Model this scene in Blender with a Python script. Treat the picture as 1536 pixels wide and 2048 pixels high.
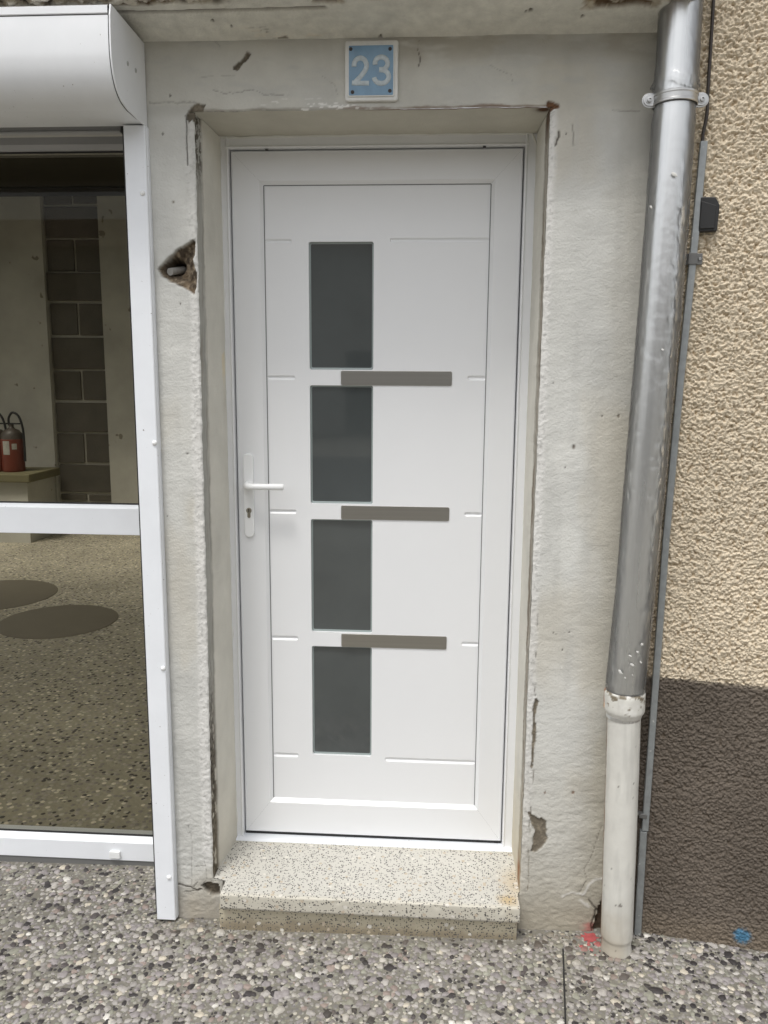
import bpy, bmesh, math, random
import numpy as np
from mathutils import Matrix, Vector

for o in list(bpy.data.objects):
    bpy.data.objects.remove(o)
scene = bpy.context.scene
COL = scene.collection
random.seed(7)
RNG = np.random.default_rng(11)

# ------------------------------------------------------------------ camera
CAM = np.array([0.17375, -2.33733, 1.52904])
CR = np.array([0.99802664, 0.06240556, 0.00695441])
CU = np.array([-0.0169307, 0.16079306, 0.98684292])
CF = np.array([-0.06046625, 0.98501327, -0.16153233])
FPX = 1600.0                                   # focal length in pixels of the 1536x2048 photograph
cam_d = bpy.data.cameras.new('camera')
cam = bpy.data.objects.new('camera', cam_d)
COL.objects.link(cam)
cam_d.sensor_fit = 'VERTICAL'
cam_d.sensor_height = 36.0
cam_d.lens = 36.0 * FPX / 2048.0
cam_d.clip_start = 0.02
cam_d.clip_end = 400
cam.matrix_world = Matrix(((CR[0], CU[0], -CF[0], CAM[0]), (CR[1], CU[1], -CF[1], CAM[1]),
                           (CR[2], CU[2], -CF[2], CAM[2]), (0, 0, 0, 1)))
scene.camera = cam

# ------------------------------------------------------------------ sky, sun, exposure
SUN_TO = Vector((-0.42, -1.0, 2.25)).normalized()      # towards the hazy sun: high, in front, a little to the left
elev = math.asin(SUN_TO.z)
rot = math.atan2(SUN_TO.x, SUN_TO.y)
world = bpy.data.worlds.new("World")
scene.world = world
world.use_nodes = True
wn = world.node_tree.nodes
wl = world.node_tree.links
wn.clear()
w_out = wn.new('ShaderNodeOutputWorld')
w_bg = wn.new('ShaderNodeBackground')
w_sky = wn.new('ShaderNodeTexSky')
w_sky.sky_type = 'NISHITA'
w_sky.sun_disc = False
w_sky.sun_elevation = elev
w_sky.sun_rotation = rot
w_sky.air_density = 1.0
w_sky.dust_density = 3.0
w_hs = wn.new('ShaderNodeHueSaturation')               # overcast: the blue of the clear sky is veiled
w_hs.inputs['Saturation'].default_value = 0.16
w_bg.inputs['Strength'].default_value = 0.15
wl.new(w_sky.outputs[0], w_hs.inputs['Color'])
wl.new(w_hs.outputs[0], w_bg.inputs['Color'])
wl.new(w_bg.outputs[0], w_out.inputs['Surface'])
sun_d = bpy.data.lights.new('sun', 'SUN')
sun_d.energy = 0.95
sun_d.angle = math.radians(11)
sun_d.color = (1.0, 0.965, 0.91)
sun = bpy.data.objects.new('sun', sun_d)
COL.objects.link(sun)
sun.rotation_euler = SUN_TO.to_track_quat('Z', 'Y').to_euler()
sun.location = (-3, -8, 16)
scene.view_settings.view_transform = 'Standard'
scene.view_settings.look = 'None'
scene.view_settings.gamma = 1.0
scene.view_settings.use_curve_mapping = False
scene.view_settings.exposure = 0.5

# ------------------------------------------------------------------ helpers
def ray(u, v):
    return CF + CR * (u - 768) / FPX - CU * (v - 1024) / FPX
def aY(u, v, Y):
    d = ray(u, v); return CAM + d * (Y - CAM[1]) / d[1]
def aZ(u, v, Z):
    d = ray(u, v); return CAM + d * (Z - CAM[2]) / d[2]
def aX(u, v, X):
    d = ray(u, v); return CAM + d * (X - CAM[0]) / d[0]
def polyY(pts, Y):
    return np.array([[aY(u, v, Y)[0], aY(u, v, Y)[2]] for u, v in pts])

def s2l(*c):
    r = []
    for x in c:
        x /= 255.0
        r.append(x / 12.92 if x <= 0.04045 else ((x + 0.055) / 1.055) ** 2.4)
    return np.array(r)

def _hash(ix, iy, seed):
    h = (ix.astype(np.int64) * 374761393 + iy.astype(np.int64) * 668265263 + seed * 974634777) & 0xFFFFFFFF
    h = ((h ^ (h >> 13)) * 1274126177) & 0xFFFFFFFF
    h = ((h ^ (h >> 15)) * 2246822519) & 0xFFFFFFFF
    return ((h ^ (h >> 16)) & 0xFFFFFF) / float(0xFFFFFF)
def vn(x, y, s, seed):
    x = np.asarray(x, float) / s; y = np.asarray(y, float) / s
    ix = np.floor(x).astype(np.int64); iy = np.floor(y).astype(np.int64)
    fx = x - ix; fy = y - iy
    fx = fx * fx * fx * (fx * (fx * 6 - 15) + 10); fy = fy * fy * fy * (fy * (fy * 6 - 15) + 10)
    a = _hash(ix, iy, seed); b = _hash(ix + 1, iy, seed)
    c = _hash(ix, iy + 1, seed); d = _hash(ix + 1, iy + 1, seed)
    return (a * (1 - fx) + b * fx) * (1 - fy) + (c * (1 - fx) + d * fx) * fy
def fbm(x, y, s, seed, n=4, g=0.5):
    t = 0; a = 1; w = 0
    for k in range(n):
        t = t + a * vn(x + k * 3.7, y - k * 2.1, s / 2 ** k, seed + k); w += a; a *= g
    return t / w                                    # 0..1
def sstep(a, b, x):
    t = np.clip((x - a) / (b - a), 0, 1); return t * t * (3 - 2 * t)
def seg_dist(px, pz, pts):
    d = np.full(np.shape(px), 1e9)
    for (ax, az), (bx, bz) in zip(pts[:-1], pts[1:]):
        vx, vz = bx - ax, bz - az
        t = np.clip(((px - ax) * vx + (pz - az) * vz) / max(vx * vx + vz * vz, 1e-12), 0, 1)
        d = np.minimum(d, np.hypot(px - ax - t * vx, pz - az - t * vz))
    return d
def poly_sd(px, pz, poly):
    pts = list(map(tuple, poly)); d = seg_dist(px, pz, pts + [pts[0]])
    ins = np.zeros(np.shape(px), bool)
    for (ax, az), (bx, bz) in zip(pts, pts[1:] + [pts[0]]):
        c = ((az > pz) != (bz > pz)) & (px < (bx - ax) * (pz - az) / ((bz - az) if bz != az else 1e-12) + ax)
        ins ^= c
    return np.where(ins, -d, d)
def mixc(base, col, m):
    return base * (1 - m[..., None]) + np.asarray(col) * m[..., None]

# ---------- objects
def thing(name, label, cat, loc=(0, 0, 0), group=None):
    o = bpy.data.objects.new(name, None)
    o.empty_display_size = 0.1
    COL.objects.link(o)
    o.location = loc
    o['label'] = label; o['category'] = cat
    if group: o['group'] = group
    return o
def tag(o, label, cat, group=None):
    o['label'] = label; o['category'] = cat
    if group: o['group'] = group
    return o
def link(name, me, mats, parent=None, bevel=0.0, smooth=None, seg=2):
    o = bpy.data.objects.new(name, me)
    for m in (mats if isinstance(mats, (list, tuple)) else [mats]):
        me.materials.append(m)
    COL.objects.link(o)
    if parent is not None:
        o.parent = parent
        o.matrix_parent_inverse = Matrix.Translation(-Vector(root_loc(parent)))
    if smooth is not None:
        me.polygons.foreach_set('use_smooth', [True] * len(me.polygons))
        me.set_sharp_from_angle(angle=math.radians(smooth))
    if bevel:
        b = o.modifiers.new('bevel', 'BEVEL'); b.width = bevel; b.segments = seg
        b.limit_method = 'ANGLE'; b.angle_limit = math.radians(35)
    return o
def root_loc(o):
    v = Vector((0, 0, 0))
    # children keep identity-inverse of their whole chain: geometry is written in world coordinates
    v += o.location
    while o.parent is not None:
        o = o.parent; v += o.location * 0
    return v if o is None or True else v

def grid_mesh(name, P, mat, parent=None, col=None, smooth=True, mask=None, flip=False):
    """P: (n,m,3) points; col: (n,m,3) linear base colours"""
    n, m = P.shape[:2]
    idx = np.arange(n * m).reshape(n, m)
    q = np.stack([idx[:-1, :-1], idx[1:, :-1], idx[1:, 1:], idx[:-1, 1:]], -1)
    if mask is not None: q = q[mask]
    q = q.reshape(-1, 4)
    if flip: q = q[:, ::-1]
    me = bpy.data.meshes.new(name)
    me.vertices.add(n * m); me.vertices.foreach_set('co', P.reshape(-1).astype(np.float32))
    me.loops.add(len(q) * 4); me.loops.foreach_set('vertex_index', q.reshape(-1).astype(np.int32))
    me.polygons.add(len(q)); me.polygons.foreach_set('loop_start', np.arange(0, len(q) * 4, 4, dtype=np.int32))
    me.update(calc_edges=True)
    if col is not None:
        a = me.color_attributes.new('Col', 'FLOAT_COLOR', 'POINT')
        c = np.ones((n * m, 4), np.float32); c[:, :3] = np.clip(col.reshape(-1, 3), 0.003, 1)
        a.data.foreach_set('color', c.reshape(-1))
    if smooth: me.polygons.foreach_set('use_smooth', [True] * len(me.polygons))
    me.validate()
    return link(name, me, mat, parent)

class MB:
    def __init__(s): s.v = []; s.f = []; s.m = []
    def add(s, vs, fs, mi=0):
        b = len(s.v); s.v += [tuple(map(float, p)) for p in vs]
        for f in fs: s.f.append(tuple(b + i for i in f)); s.m.append(mi)
        return s
    def box(s, x0, x1, y0, y1, z0, z1, mi=0):
        v = [(x, y, z) for x in (x0, x1) for y in (y0, y1) for z in (z0, z1)]
        return s.add(v, [(0, 1, 3, 2), (4, 6, 7, 5), (0, 4, 5, 1), (2, 3, 7, 6), (0, 2, 6, 4), (1, 5, 7, 3)], mi)
    def prism(s, poly, fn, a, b, mi=0):
        """poly: list of 2d points, fn(p, t) -> 3d point, extruded from t=a to t=b"""
        n = len(poly); v = [fn(p, a) for p in poly] + [fn(p, b) for p in poly]
        f = [tuple(range(n))[::-1], tuple(range(n, 2 * n))]
        f += [(i, (i + 1) % n, n + (i + 1) % n, n + i) for i in range(n)]
        return s.add(v, f, mi)
    def tube(s, path, rad, n=12, cap=True, mi=0, sx=1.0, ref=None):
        path = [Vector(p) for p in path]; k = len(path)
        rs = rad if isinstance(rad, (list, tuple)) else [rad] * k
        vs = []; up = None
        for i, p in enumerate(path):
            t = (path[min(i + 1, k - 1)] - path[max(i - 1, 0)]).normalized()
            if up is None:
                up = Vector(ref) if ref else (Vector((0, 0, 1)) if abs(t.z) < 0.9 else Vector((0, 1, 0)))
            a = t.cross(up).normalized(); up2 = a.cross(t).normalized(); up = up2
            for j in range(n):
                q = 2 * math.pi * j / n
                vs.append(p + a * math.cos(q) * rs[i] * sx + up2 * math.sin(q) * rs[i])
        f = [(i * n + j, i * n + (j + 1) % n, (i + 1) * n + (j + 1) % n, (i + 1) * n + j) for i in range(k - 1) for j in range(n)]
        if cap: f += [tuple(range(n))[::-1], tuple((k - 1) * n + j for j in range(n))]
        return s.add(vs, f, mi)
    def lathe(s, prof, o, axis='Z', n=24, mi=0):
        vs = []
        for r, h in prof:
            for j in range(n):
                q = 2 * math.pi * j / n; c, d = r * math.cos(q), r * math.sin(q)
                vs.append((o[0] + c, o[1] + d, o[2] + h) if axis == 'Z' else (o[0] + c, o[1] - h, o[2] + d))
        k = len(prof)
        f = [(i * n + j, i * n + (j + 1) % n, (i + 1) * n + (j + 1) % n, (i + 1) * n + j) for i in range(k - 1) for j in range(n)]
        f += [tuple(range(n))[::-1], tuple((k - 1) * n + j for j in range(n))]
        return s.add(vs, f, mi)
    def build(s, name, mat, parent=None, bevel=0.0, smooth=None, seg=2):
        me = bpy.data.meshes.new(name); me.from_pydata(s.v, [], s.f)
        if any(s.m): me.polygons.foreach_set('material_index', s.m)
        bm = bmesh.new(); bm.from_mesh(me); bmesh.ops.recalc_face_normals(bm, faces=bm.faces); bm.to_mesh(me); bm.free()
        me.update()
        return link(name, me, mat, parent, bevel, smooth, seg)

def rounded_rect(x0, x1, z0, z1, r, n=5):
    p = []
    for cx, cz, a0 in ((x1 - r, z0 + r, -90), (x1 - r, z1 - r, 0), (x0 + r, z1 - r, 90), (x0 + r, z0 + r, 180)):
        for k in range(n + 1):
            a = math.radians(a0 + 90 * k / n); p.append((cx + r * math.cos(a), cz + r * math.sin(a)))
    return p
XZ = lambda p, t: (p[0], t, p[1])

# ---------- materials
def nm(m): return m.node_tree.nodes, m.node_tree.links
def mat(name, color=(.8, .8, .8), rough=.5, metal=0.0, attr=False, var=0.0, vscale=3.0, bump=0.0, bscale=200.0, bdist=0.002,
        spec=0.5, rvar=0.0, vscale_xyz=None, speck=None, aniso=0.0, coat=0.0):
    m = bpy.data.materials.new(name); m.use_nodes = True
    N, L = nm(m); b = N['Principled BSDF']
    b.inputs['Roughness'].default_value = rough; b.inputs['Metallic'].default_value = metal
    b.inputs['Specular IOR Level'].default_value = spec
    if aniso: b.inputs['Anisotropic'].default_value = aniso
    if coat: b.inputs['Coat Weight'].default_value = coat
    tc = N.new('ShaderNodeTexCoord'); vec = tc.outputs['Object']
    if vscale_xyz:
        mp = N.new('ShaderNodeMapping'); mp.inputs['Scale'].default_value = vscale_xyz
        L.new(vec, mp.inputs['Vector']); vec = mp.outputs['Vector']
    if attr:
        a = N.new('ShaderNodeAttribute'); a.attribute_name = 'Col'; csock = a.outputs['Color']
    else:
        rgb = N.new('ShaderNodeRGB'); rgb.outputs[0].default_value = (*color, 1); csock = rgb.outputs[0]
    if var:
        nz = N.new('ShaderNodeTexNoise'); nz.inputs['Scale'].default_value = vscale; nz.inputs['Detail'].default_value = 6
        nz.inputs['Roughness'].default_value = .62
        L.new(vec, nz.inputs['Vector'])
        mr = N.new('ShaderNodeMapRange'); mr.inputs['From Min'].default_value = .3; mr.inputs['From Max'].default_value = .7
        mr.inputs['To Min'].default_value = 1 - var; mr.inputs['To Max'].default_value = 1 + var
        L.new(nz.outputs['Fac'], mr.inputs['Value'])
        mu = N.new('ShaderNodeMix'); mu.data_type = 'RGBA'; mu.blend_type = 'MULTIPLY'; mu.inputs['Factor'].default_value = 1
        L.new(csock, mu.inputs['A']); L.new(mr.outputs[0], mu.inputs['B']); csock = mu.outputs['Result']
        if rvar:
            m2 = N.new('ShaderNodeMapRange'); m2.inputs['To Min'].default_value = rough - rvar; m2.inputs['To Max'].default_value = rough + rvar
            L.new(nz.outputs['Fac'], m2.inputs['Value']); L.new(m2.outputs[0], b.inputs['Roughness'])
    if speck:                                                      # small scattered marks: (scale, threshold, colour)
        for sc, th, cc in speck:
            vo = N.new('ShaderNodeTexNoise'); vo.inputs['Scale'].default_value = sc; vo.inputs['Detail'].default_value = 2
            L.new(vec, vo.inputs['Vector'])
            mr = N.new('ShaderNodeMapRange'); mr.inputs['From Min'].default_value = th; mr.inputs['From Max'].default_value = th + .03
            L.new(vo.outputs['Fac'], mr.inputs['Value'])
            mu = N.new('ShaderNodeMix'); mu.data_type = 'RGBA'
            L.new(mr.outputs[0], mu.inputs['Factor']); L.new(csock, mu.inputs['A']); mu.inputs['B'].default_value = (*cc, 1)
            csock = mu.outputs['Result']
    L.new(csock, b.inputs['Base Color'])
    if bump:
        nz = N.new('ShaderNodeTexNoise'); nz.inputs['Scale'].default_value = bscale; nz.inputs['Detail'].default_value = 5
        L.new(vec, nz.inputs['Vector'])
        bp = N.new('ShaderNodeBump'); bp.inputs['Strength'].default_value = bump; bp.inputs['Distance'].default_value = bdist
        L.new(nz.outputs['Fac'], bp.inputs['Height']); L.new(bp.outputs[0], b.inputs['Normal'])
    return m

M = {}
M['plaster'] = mat('painted_plaster', attr=True, rough=.88, var=.075, vscale=7, bump=.75, bscale=190, bdist=.002, spec=.3)
M['rough'] = mat('roughcast', attr=True, rough=.93, var=.06, vscale=7, bump=.8, bscale=380, bdist=.002, spec=.2)
M['stone'] = mat('raw_stone', attr=True, rough=.95, var=.12, vscale=30, bump=.8, bscale=180, bdist=.004, spec=.2)
M['pvc'] = mat('white_pvc', (.80, .81, .82), .30, var=.012, vscale=4, bump=.03, bscale=900, bdist=.0003)
M['pvc_panel'] = mat('white_panel', (.82, .83, .84), .38, var=.012, vscale=3, bump=.04, bscale=1200, bdist=.0003)
M['sealant'] = mat('sealant', (.72, .72, .68), .55, var=.06, vscale=20, bump=.2, bscale=60, bdist=.002)
M['alu'] = mat('white_lacquered_aluminium', (.84, .865, .90), .34, var=.035, vscale=6, rvar=.08,
               speck=[(150, .735, (.25, .23, .2))], bump=.02, bscale=700, bdist=.0003)
M['alu_box'] = mat('weathered_white_casing', (.78, .795, .81), .42, var=.05, vscale=5, rvar=.1,
                   speck=[(170, .75, (.30, .28, .24))], vscale_xyz=(1, 1, .55))
M['alu_grey'] = mat('grey_slat', (.42, .42, .42), .45, var=.04, vscale=8)
M['black'] = mat('black_plastic', (.018, .018, .018), .5, bump=.1, bscale=300)
M['seam'] = mat('grey_seal_line', (.16, .165, .165), .6)
M['gasket'] = mat('black_gasket', (.02, .02, .02), .6)
M['inox'] = mat('brushed_steel', (.50, .485, .455), .30, metal=1.0, var=.05, vscale=40, vscale_xyz=(.02, 1, 3), aniso=.4)
M['nickel'] = mat('nickel', (.42, .39, .33), .28, metal=1.0)
M['steel'] = mat('zinc_screw', (.52, .52, .51), .38, metal=1.0, var=.1, vscale=60)
M['zinc'] = mat('zinc_pipe', (.80, .81, .82), .29, metal=1.0, var=.12, vscale=34, rvar=.08, vscale_xyz=(1, 1, .02), bump=.24, bscale=26, bdist=.004)
M['galva'] = mat('galvanised_channel', (.33, .35, .355), .55, metal=.55, var=.14, vscale=55, rvar=.1, speck=[(70, .72, (.6, .6, .58))])
M['cast'] = mat('painted_cast_iron', attr=True, rough=.5, var=.05, vscale=18, bump=.35, bscale=90, bdist=.0015)
M['enamel'] = mat('blue_enamel', (.15, .275, .40), .28, var=.10, vscale=45, speck=[(60, .74, (.45, .55, .62))], coat=.2)
M['enamel_white'] = mat('white_enamel', (.66, .655, .62), .3, var=.07, vscale=40, coat=.2)
M['digit'] = mat('worn_white_digit', (.50, .56, .585), .42, var=.16, vscale=120, bump=.3, bscale=220)
M['rust_screw'] = mat('rusty_screw', (.05, .042, .038), .7, bump=.5, bscale=800)
M['flake'] = mat('plaster_flake', (.62, .60, .55), .9, var=.1, vscale=60, bump=.4, bscale=300)
M['cable'] = mat('dark_cable', (.035, .027, .022), .5)
M['block'] = mat('grey_block', (.11, .10, .08), .9, var=.14, vscale=5, bump=.5, bscale=80, bdist=.006)
M['mortar'] = mat('pale_mortar', (.50, .48, .42), .9, var=.08, vscale=12, bump=.3, bscale=80)
M['in_plaster'] = mat('dusty_plaster', (.48, .47, .42), .9, var=.14, vscale=2.2, bump=.3, bscale=30, bdist=.004, speck=[(9, .70, (.24, .22, .18))])
M['dark_beam'] = mat('dark_beam', (.012, .012, .011), .8)
M['brown'] = mat('brown_board', (.022, .018, .008), .8, var=.2, vscale=4)
M['bench'] = mat('bench_top', (.15, .135, .07), .7, var=.15, vscale=5)
M['red'] = mat('red_cylinder', (.15, .034, .018), .4)
M['label'] = mat('pale_sticker', (.34, .33, .29), .6, var=.15, vscale=60)
M['disc'] = mat('dark_cover', (.17, .15, .11), .7, var=.05, vscale=6)
M['asphalt'] = mat('asphalt', (.05, .05, .05), .9, var=.12, vscale=40, bump=.4, bscale=160)
M['house'] = mat('opposite_render', (.52, .505, .47), .9, var=.06, vscale=2)
M['dark_door'] = mat('dark_shutter', (.06, .058, .055), .6)
M['roof'] = mat('roof_tiles', (.16, .09, .06), .85, var=.2, vscale=4)
M['joint'] = mat('tar_joint', (.018, .017, .016), .8)

def mat_terrazzo():
    m = bpy.data.materials.new('terrazzo'); m.use_nodes = True; N, L = nm(m); b = N['Principled BSDF']
    b.inputs['Roughness'].default_value = .55
    a = N.new('ShaderNodeAttribute'); a.attribute_name = 'Col'
    tc = N.new('ShaderNodeTexCoord')
    c = a.outputs['Color']
    nzd = N.new('ShaderNodeTexNoise'); nzd.inputs['Scale'].default_value = 160
    L.new(tc.outputs['Object'], nzd.inputs['Vector'])
    vm = N.new('ShaderNodeMix'); vm.data_type = 'VECTOR'; vm.inputs['Factor'].default_value = .006
    L.new(tc.outputs['Object'], vm.inputs['A']); L.new(nzd.outputs['Color'], vm.inputs['B'])
    for sc, cut, pick, colr in ((165, .37, .38, (.07, .066, .063)), (120, .30, .20, (.16, .15, .14)), (190, .34, .25, (.10, .095, .085)), (70, .36, .12, (.50, .43, .33)), (60, .34, .10, (.66, .63, .57))):
        vo = N.new('ShaderNodeTexVoronoi'); vo.inputs['Scale'].default_value = sc
        L.new(vm.outputs['Result'], vo.inputs['Vector'])
        lt = N.new('ShaderNodeMath'); lt.operation = 'LESS_THAN'; lt.inputs[1].default_value = cut
        L.new(vo.outputs['Distance'], lt.inputs[0])
        sp = N.new('ShaderNodeSeparateColor'); L.new(vo.outputs['Color'], sp.inputs[0])
        l2 = N.new('ShaderNodeMath'); l2.operation = 'LESS_THAN'; l2.inputs[1].default_value = pick
        L.new(sp.outputs[0], l2.inputs[0])
        mu = N.new('ShaderNodeMath'); mu.operation = 'MULTIPLY'; L.new(lt.outputs[0], mu.inputs[0]); L.new(l2.outputs[0], mu.inputs[1])
        mx = N.new('ShaderNodeMix'); mx.data_type = 'RGBA'; L.new(mu.outputs[0], mx.inputs['Factor'])
        L.new(c, mx.inputs['A']); mx.inputs['B'].default_value = (*colr, 1); c = mx.outputs['Result']
    L.new(c, b.inputs['Base Color'])
    nz = N.new('ShaderNodeTexNoise'); nz.inputs['Scale'].default_value = 220
    L.new(tc.outputs['Object'], nz.inputs['Vector'])
    bp = N.new('ShaderNodeBump'); bp.inputs['Strength'].default_value = .25; bp.inputs['Distance'].default_value = .001
    L.new(nz.outputs['Fac'], bp.inputs['Height']); L.new(bp.outputs[0], b.inputs['Normal'])
    return m
M['terrazzo'] = mat_terrazzo()

def mat_aggregate(name, scale, tint=(1, 1, 1), bump=.6, mortar=(.20, .19, .165)):
    """washed-pebble concrete where the single pebbles are too small or too far to build"""
    m = bpy.data.materials.new(name); m.use_nodes = True; N, L = nm(m); b = N['Principled BSDF']
    b.inputs['Roughness'].default_value = .85
    tc = N.new('ShaderNodeTexCoord')
    vo = N.new('ShaderNodeTexVoronoi'); vo.inputs['Scale'].default_value = scale
    L.new(tc.outputs['Object'], vo.inputs['Vector'])
    sp = N.new('ShaderNodeSeparateColor'); L.new(vo.outputs['Color'], sp.inputs[0])
    cr = N.new('ShaderNodeValToRGB'); cr.color_ramp.interpolation = 'CONSTANT'
    e = cr.color_ramp.elements
    e[0].position = 0; e[0].color = (.055 * tint[0], .05 * tint[1], .05 * tint[2], 1)
    for p, c in ((.16, (.20, .19, .185)), (.40, (.29, .275, .265)), (.62, (.36, .35, .32)), (.80, (.27, .26, .21)), (.92, (.52, .49, .43))):
        k = e.new(p); k.color = (c[0] * tint[0], c[1] * tint[1], c[2] * tint[2], 1)
    e[-1].color = (.52 * tint[0], .49 * tint[1], .43 * tint[2], 1)
    L.new(sp.outputs[0], cr.inputs[0])
    mr = N.new('ShaderNodeMapRange'); mr.inputs['From Min'].default_value = .42; mr.inputs['From Max'].default_value = .55
    L.new(vo.outputs['Distance'], mr.inputs['Value'])
    mx = N.new('ShaderNodeMix'); mx.data_type = 'RGBA'; L.new(mr.outputs[0], mx.inputs['Factor'])
    L.new(cr.outputs[0], mx.inputs['A']); mx.inputs['B'].default_value = (*[mortar[i] * tint[i] for i in range(3)], 1)
    nz = N.new('ShaderNodeTexNoise'); nz.inputs['Scale'].default_value = 1.6; nz.inputs['Detail'].default_value = 5
    L.new(tc.outputs['Object'], nz.inputs['Vector'])
    m2 = N.new('ShaderNodeMapRange'); m2.inputs['From Min'].default_value = .3; m2.inputs['From Max'].default_value = .7
    m2.inputs['To Min'].default_value = .82; m2.inputs['To Max'].default_value = 1.15
    L.new(nz.outputs['Fac'], m2.inputs['Value'])
    mu = N.new('ShaderNodeMix'); mu.data_type = 'RGBA'; mu.blend_type = 'MULTIPLY'; mu.inputs['Factor'].default_value = 1
    L.new(mx.outputs['Result'], mu.inputs['A']); L.new(m2.outputs[0], mu.inputs['B'])
    L.new(mu.outputs['Result'], b.inputs['Base Color'])
    bp = N.new('ShaderNodeBump'); bp.inputs['Strength'].default_value = bump; bp.inputs['Distance'].default_value = .004; bp.invert = True
    L.new(vo.outputs['Distance'], bp.inputs['Height']); L.new(bp.outputs[0], b.inputs['Normal'])
    return m
M['ground'] = mat_aggregate('washed_concrete_matrix', 95, tint=(.95, .94, .90), bump=.6)
M['floor'] = mat_aggregate('washed_concrete_floor', 52, tint=(1.38, 1.32, 1.16), bump=.9, mortar=(.26, .25, .21))

def mat_pebble():
    m = bpy.data.materials.new('pebble'); m.use_nodes = True; N, L = nm(m); b = N['Principled BSDF']
    b.inputs['Roughness'].default_value = .62
    a = N.new('ShaderNodeAttribute'); a.attribute_name = 'Col'
    tc = N.new('ShaderNodeTexCoord'); nz = N.new('ShaderNodeTexNoise'); nz.inputs['Scale'].default_value = 130; nz.inputs['Detail'].default_value = 5
    L.new(tc.outputs['Object'], nz.inputs['Vector'])
    mr = N.new('ShaderNodeMapRange'); mr.inputs['From Min'].default_value = .3; mr.inputs['From Max'].default_value = .7
    mr.inputs['To Min'].default_value = .82; mr.inputs['To Max'].default_value = 1.16
    L.new(nz.outputs['Fac'], mr.inputs['Value'])
    mu = N.new('ShaderNodeMix'); mu.data_type = 'RGBA'; mu.blend_type = 'MULTIPLY'; mu.inputs['Factor'].default_value = 1
    L.new(a.outputs['Color'], mu.inputs['A']); L.new(mr.outputs[0], mu.inputs['B']); L.new(mu.outputs['Result'], b.inputs['Base Color'])
    bp = N.new('ShaderNodeBump'); bp.inputs['Strength'].default_value = .3; bp.inputs['Distance'].default_value = .001
    L.new(nz.outputs['Fac'], bp.inputs['Height']); L.new(bp.outputs[0], b.inputs['Normal'])
    return m
M['pebble'] = mat_pebble()

def mat_clear(name, tint, ior, rough, add=0.0, bump=0.0, bscale=20, stretch=None, haze=0.0):
    m = bpy.data.materials.new(name); m.use_nodes = True; N, L = nm(m); N.remove(N['Principled BSDF'])
    out = N['Material Output']; tr = N.new('ShaderNodeBsdfTransparent'); tr.inputs['Color'].default_value = (*tint, 1)
    gl = N.new('ShaderNodeBsdfGlossy'); gl.inputs['Roughness'].default_value = rough
    fr = N.new('ShaderNodeFresnel'); fr.inputs['IOR'].default_value = ior
    ad = N.new('ShaderNodeMath'); ad.operation = 'ADD'; ad.use_clamp = True; ad.inputs[1].default_value = add
    mx = N.new('ShaderNodeMixShader')
    L.new(fr.outputs[0], ad.inputs[0]); L.new(ad.outputs[0], mx.inputs[0]); L.new(tr.outputs[0], mx.inputs[1]); L.new(gl.outputs[0], mx.inputs[2])
    if haze:                                                       # dusty, slightly milky film
        df = N.new('ShaderNodeBsdfDiffuse'); df.inputs['Color'].default_value = (.75, .75, .74, 1)
        m3 = N.new('ShaderNodeMixShader'); m3.inputs[0].default_value = haze
        L.new(mx.outputs[0], m3.inputs[1]); L.new(df.outputs[0], m3.inputs[2]); L.new(m3.outputs[0], out.inputs['Surface'])
    else:
        L.new(mx.outputs[0], out.inputs['Surface'])
    if bump:
        tc = N.new('ShaderNodeTexCoord'); mp = N.new('ShaderNodeMapping'); mp.inputs['Scale'].default_value = stretch or (1, 1, 1)
        nz = N.new('ShaderNodeTexNoise'); nz.inputs['Scale'].default_value = bscale; nz.inputs['Detail'].default_value = 6
        nz.inputs['Distortion'].default_value = .6
        L.new(tc.outputs['Object'], mp.inputs[0]); L.new(mp.outputs[0], nz.inputs['Vector'])
        bp = N.new('ShaderNodeBump'); bp.inputs['Strength'].default_value = bump; bp.inputs['Distance'].default_value = .006
        L.new(nz.outputs['Fac'], bp.inputs['Height']); L.new(bp.outputs[0], gl.inputs['Normal']); L.new(bp.outputs[0], fr.inputs['Normal'])
    return m
M['shop_glass'] = mat_clear('tinted_glass', (.92, .905, .85), 1.19, .0)
M['film'] = mat_clear('clear_plastic_film', (.97, .97, .96), 1.45, .17, add=.04, bump=.4, bscale=30, stretch=(1, 1, .22), haze=.09)
M['door_glass'] = mat('satin_dark_glass', (.070, .079, .079), .07, spec=.6, var=.12, vscale=3, coat=1.0)

# ------------------------------------------------------------------ ground
def gz(x): return -0.030 + 0.014 * x              # the pavement rises slightly to the right
me = bpy.data.meshes.new('ground')
gx = [-60, -3, 3, 60]; gy = [-60, -3.4, -1.2, 0.06]
vs = [(x, y, gz(max(-3, min(3, x)))) for y in gy for x in gx]
me.from_pydata(vs, [], [(j * 4 + i, j * 4 + i + 1, j * 4 + i + 5, j * 4 + i + 4) for j in range(3) for i in range(3)])
ground = link('ground', me, M['ground']); ground['kind'] = 'structure'
me = bpy.data.meshes.new('road'); me.from_pydata([(-60, -14, gz(-3) + .02), (60, -14, gz(3) + .02), (60, -8, gz(3) + .02), (-60, -8, gz(-3) + .02)], [], [(0, 1, 2, 3)])
road = link('road', me, M['asphalt']); road['kind'] = 'structure'

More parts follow.
